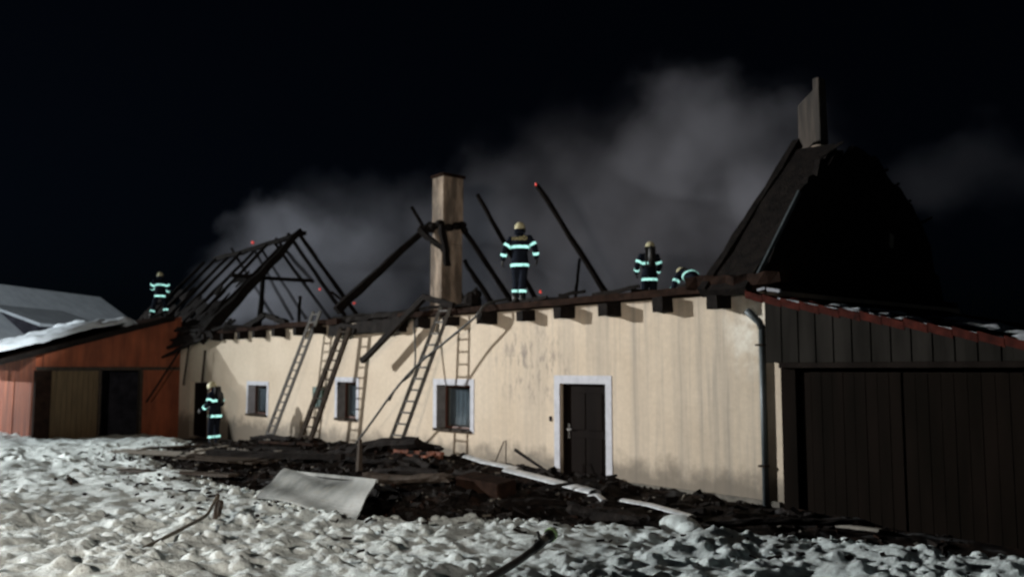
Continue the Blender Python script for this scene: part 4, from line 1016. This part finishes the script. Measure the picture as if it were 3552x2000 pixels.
    nk = MB().tube([hp_(0, -.055, -.03), hp_(0, -.075, -.10), hp_(0, -.085, -.16)], [(.10*s, .05*s), (.10*s, .04*s), (.12*s, .035*s)], 12, True, 1, rgt)
    add('neck_guard', nk, M['suit'], root)
    vz = MB().tube([hp_(-.105, .05, .0), hp_(-.07, .115, .0), hp_(0, .138, .0), hp_(.07, .115, .0), hp_(.105, .05, .0)], [(.02*s, .006*s)]*5, 6, True, 1, up)
    add('visor', vz, M['glass'], helm)
    # reflective bands: rings just proud of the cloth
    def ring(a, b_, t, r, name='reflective_band', wd=None, h=.06, flat=1.0):
        c = a.lerp(b_, t); d_ = (b_-a).normalized()
        mb = MB(); rr = (r[0]*s, r[1]*s) if isinstance(r, tuple) else (r*s, r*s)
        mb.tube([c-d_*h/2*s, c+d_*h/2*s], [rr, rr], 20, False, 1, wd)
        add(name, mb, M['retro'], root, True)
    ring(J['waist'], J['chest'], .62, (.213, .152), wd=across, h=.065)
    ring(J['pel']-(J['waist']-J['pel'])*1.0, J['pel'], .2, (.208, .163), wd=across, h=.065)
    for S_ in 'LR':
        sh, el, wr = J['sh'+S_], J['el'+S_], J['wr'+S_]
        ring(sh, el, .62, .083); ring(el, wr, .45, .069)
        ring(J['kne'+S_], J['ank'+S_], .55, .088)
    if text:
        cu = bpy.data.curves.new('back_lettering', 'FONT'); cu.body = 'HASI\u010cI'; cu.size = .105; cu.extrude = .003; cu.offset = .003; cu.align_x = 'CENTER'; cu.space_character = 1.05
        o = bpy.data.objects.new('back_lettering', cu); COL.objects.link(o)
        bk = J['chest'].lerp(J['sh'], .55) + Vector((0, -.152, -.02))
        mt = Matrix.Translation(rot @ bk) @ rot.to_4x4() @ Matrix.Rotation(radians(90), 4, 'X') @ Matrix.Rotation(radians(-6), 4, 'X')
        dg = bpy.context.evaluated_depsgraph_get(); dg.update()
        me = bpy.data.meshes.new_from_object(o.evaluated_get(dg)); bpy.data.objects.remove(o)
        o = bpy.data.objects.new('back_lettering', me); COL.objects.link(o); me.materials.clear(); me.materials.append(M['lettering'])
        o.parent = root; o.matrix_local = mt
    if scba:
        t = (J['sh']-J['waist']).normalized(); c = J['chest'] + fw*-.2*s
        add('air_cylinder', MB().tube([c-t*.26, c-t*.24, c+t*.2, c+t*.26], [.03, .075, .075, .03], 12), M['boot'], root)
        add('carrying_frame', MB().obox(tuple(c+Vector((0, .07, 0))), .26, .04, .5, (0, 0, 0)), M['boot'], root, False)
    return root

person('firefighter seen from behind with yellow back lettering, standing on the wall top beside the chimney', (-6.62, .32, 3.585), radians(42),
       dict(hipL=(-.09, 0, .93), hipR=(.09, 0, .93), kneL=(-.08, .05, .50), kneR=(.07, -.02, .5), ankL=(-.10, .0, .10), ankR=(.06, -.04, .10),
            sh=(.02, .0, 1.47), head=(-.0, .05, 1.655), elL=(-.33, -.04, 1.20), elR=(.34, .0, 1.22), wrL=(-.38, .04, .96), wrR=(.36, .10, 1.0), shR=(.20, 0, 1.455), shL=(-.19, 0, 1.425)), text=True)
person('firefighter seen from behind, shown from the thighs up, standing deeper inside the burnt attic', (-6.55, 4.5, 3.54), radians(58),
       dict(head=(.05, .08, 1.66), neck=(.02, .03, 1.53), wrL=(-.26, .24, 1.02), wrR=(.24, .26, 1.0), elL=(-.3, .02, 1.2), elR=(.29, .02, 1.18)), scba=True)
person('firefighter bent low inside the attic near the surviving roof end, only the back showing', (-4.75, 3.9, 3.54), radians(70),
       dict(pel=(0, -.2, .56), waist=(0, -.08, .68), chest=(0, .14, .80), sh=(0, .27, .83), neck=(0, .33, .83), head=(0, .44, .86), shL=(-.2, .23, .81), shR=(.2, .23, .81), elL=(-.33, .24, .56), elR=(.33, .2, .58), wrL=(-.3, .40, .38), wrR=(.3, .38, .38),
            hipL=(-.1, -.2, .54), hipR=(.1, -.2, .54), kneL=(-.18, .16, .46), kneR=(.16, .14, .46), ankL=(-.14, -.12, .1), ankR=(.14, -.14, .1)))
person('firefighter standing with feet apart on the lean-to roof of the orange outbuilding', (-26.25, -.80, 4.09), radians(75),
       dict(kneL=(-.20, .1, .48), kneR=(.2, .05, .55), ankL=(-.28, .05, .10), ankR=(.24, -.02, .16), chest=(0, .07, 1.32), sh=(0, .12, 1.44), neck=(0, .14, 1.50), head=(.0, .2, 1.62), shL=(-.19, .1, 1.42), shR=(.19, .1, 1.42), elL=(-.3, .2, 1.2), elR=(.32, .05, 1.16), wrL=(-.2, .42, 1.12), wrR=(.26, .26, 1.0)))
person('firefighter with yellowish helmet standing on the ground in front of the dark side door', (-17.95, -1.85, -.10), radians(118),
       dict(chest=(0, .05, 1.33), sh=(0, .06, 1.46), head=(0, .13, 1.63), neck=(0, .07, 1.52), wrR=(.22, .32, 1.06), elR=(.32, .03, 1.16), wrL=(-.25, .28, 1.0)), scba=True, scale=1.07)

# ------------------------------------------------------------------ smoke
def smoke(name, box, blobs, density, seed, col=(.80, .80, .90), nscale=.34, floor=.0, cut=.42, warp=3.4):
    x0, x1, y0, y1, z0, z1 = box
    o = part(name, MB().box(*box), None); tag(o, kind='stuff')
    m = bpy.data.materials.new(name); m.use_nodes = True; nt = m.node_tree; nt.nodes.clear(); out = nt.nodes.new('ShaderNodeOutputMaterial')
    vs = N(nt, 'ShaderNodeVolumePrincipled'); vs.inputs['Color'].default_value = (*col, 1); vs.inputs['Anisotropy'].default_value = 0.0
    nt.links.new(vs.outputs[0], out.inputs['Volume'])
    tc = N(nt, 'ShaderNodeTexCoord'); P = tc.outputs['Object']
    wn = N(nt, 'ShaderNodeTexNoise'); wn.inputs['Scale'].default_value = .40; wn.inputs['Detail'].default_value = 4.0; nt.links.new(P, wn.inputs['Vector'])
    va = N(nt, 'ShaderNodeVectorMath', operation='SUBTRACT'); nt.links.new(wn.outputs['Color'], va.inputs[0]); va.inputs[1].default_value = (.5, .5, .5)
    vm = N(nt, 'ShaderNodeVectorMath', operation='MULTIPLY_ADD'); nt.links.new(va.outputs[0], vm.inputs[0]); vm.inputs[1].default_value = (warp, warp, warp); nt.links.new(P, vm.inputs[2])
    Q = vm.outputs[0]; acc = None
    for (cx, cy, cz, rx, ry, rz_, wgt) in blobs:
        a = N(nt, 'ShaderNodeVectorMath', operation='SUBTRACT'); nt.links.new(Q, a.inputs[0]); a.inputs[1].default_value = (cx, cy, cz)
        b = N(nt, 'ShaderNodeVectorMath', operation='DIVIDE'); nt.links.new(a.outputs[0], b.inputs[0]); b.inputs[1].default_value = (rx, ry, rz_)
        d = N(nt, 'ShaderNodeVectorMath', operation='DOT_PRODUCT'); nt.links.new(b.outputs[0], d.inputs[0]); nt.links.new(b.outputs[0], d.inputs[1])
        g_ = math_(nt, 'SUBTRACT', 1.0, d.outputs['Value'], clamp=True); g_ = math_(nt, 'MULTIPLY', g_, wgt)
        acc = g_ if acc is None else math_(nt, 'ADD', acc, g_)
    nz_ = N(nt, 'ShaderNodeTexNoise'); nz_.inputs['Scale'].default_value = nscale; nz_.inputs['Detail'].default_value = 5; nz_.inputs['Roughness'].default_value = .58
    nt.links.new(P, nz_.inputs['Vector'])
    mr = N(nt, 'ShaderNodeMapRange'); nt.links.new(nz_.outputs['Fac'], mr.inputs[0]); mr.inputs[1].default_value = cut; mr.inputs[2].default_value = .72; mr.inputs[3].default_value = floor; mr.inputs[4].default_value = 1
    nt.links.new(math_(nt, 'MULTIPLY', math_(nt, 'MULTIPLY', acc, mr.outputs[0]), density), vs.inputs['Density'])
    o.data.materials.append(m); return o
smoke('smoke', (-22, 2.2, 6.9, 12.5, 3.0, 13.5),
      [(-9.2, 9.5, 9.4, 3.0, 2.4, 1.9, 1.1), (-6.9, 9.3, 8.2, 2.3, 2.4, 1.8, .8), (-12.7, 9.6, 8.5, 2.6, 2.3, 1.5, .7), (-6.3, 9, 6.2, 2.1, 2.2, 2.0, 1.3),
       (-8.8, 9, 6.1, 2.2, 2, 1.7, 1.0), (-11.8, 9.4, 7.0, 2.2, 2.2, 1.5, .75), (-15.8, 9.6, 7.4, 2.8, 2.3, 1.5, .5), (-13.5, 9.4, 5.2, 10, 2.5, 2.8, .6), (-18.5, 9.4, 6.8, 6.5, 2.6, 3.8, .6), (-22, 9.6, 7.5, 5, 2.6, 3.2, .35), (-1.6, 10.8, 7.0, 3.4, 1.6, 1.2, .07), (-13, 9.4, 8.6, 9, 2.6, 3.4, .2)],
      .55, 1, floor=.34, warp=4.6)
smoke('smoke', (-50, -22.4, 3.2, 13, 3.6, 14.5),
      [(-40.5, 9.8, 10.6, 3.6, 2.3, 1.4, .9), (-37, 9.6, 10.0, 4.2, 2.4, 1.6, .75), (-34, 9.5, 8.8, 3.8, 2.3, 1.5, .7), (-29.0, 9.2, 7.6, 3.4, 2.0, 1.5, .8), (-42.5, 9, 6.3, 5, 2.0, 2.0, .8), (-36, 9, 5.6, 6, 2, 1.7, .55), (-26, 9, 5.6, 4.5, 2, 2.6, .6), (-23, 9.6, 7.6, 5, 2.6, 2.8, .42), (-34, 9.5, 7.5, 14, 3, 4.5, .28), (-29, 5.5, 6.3, 8, 2.6, 2.4, .55)],
      .32, 2, floor=.3, warp=4.6)
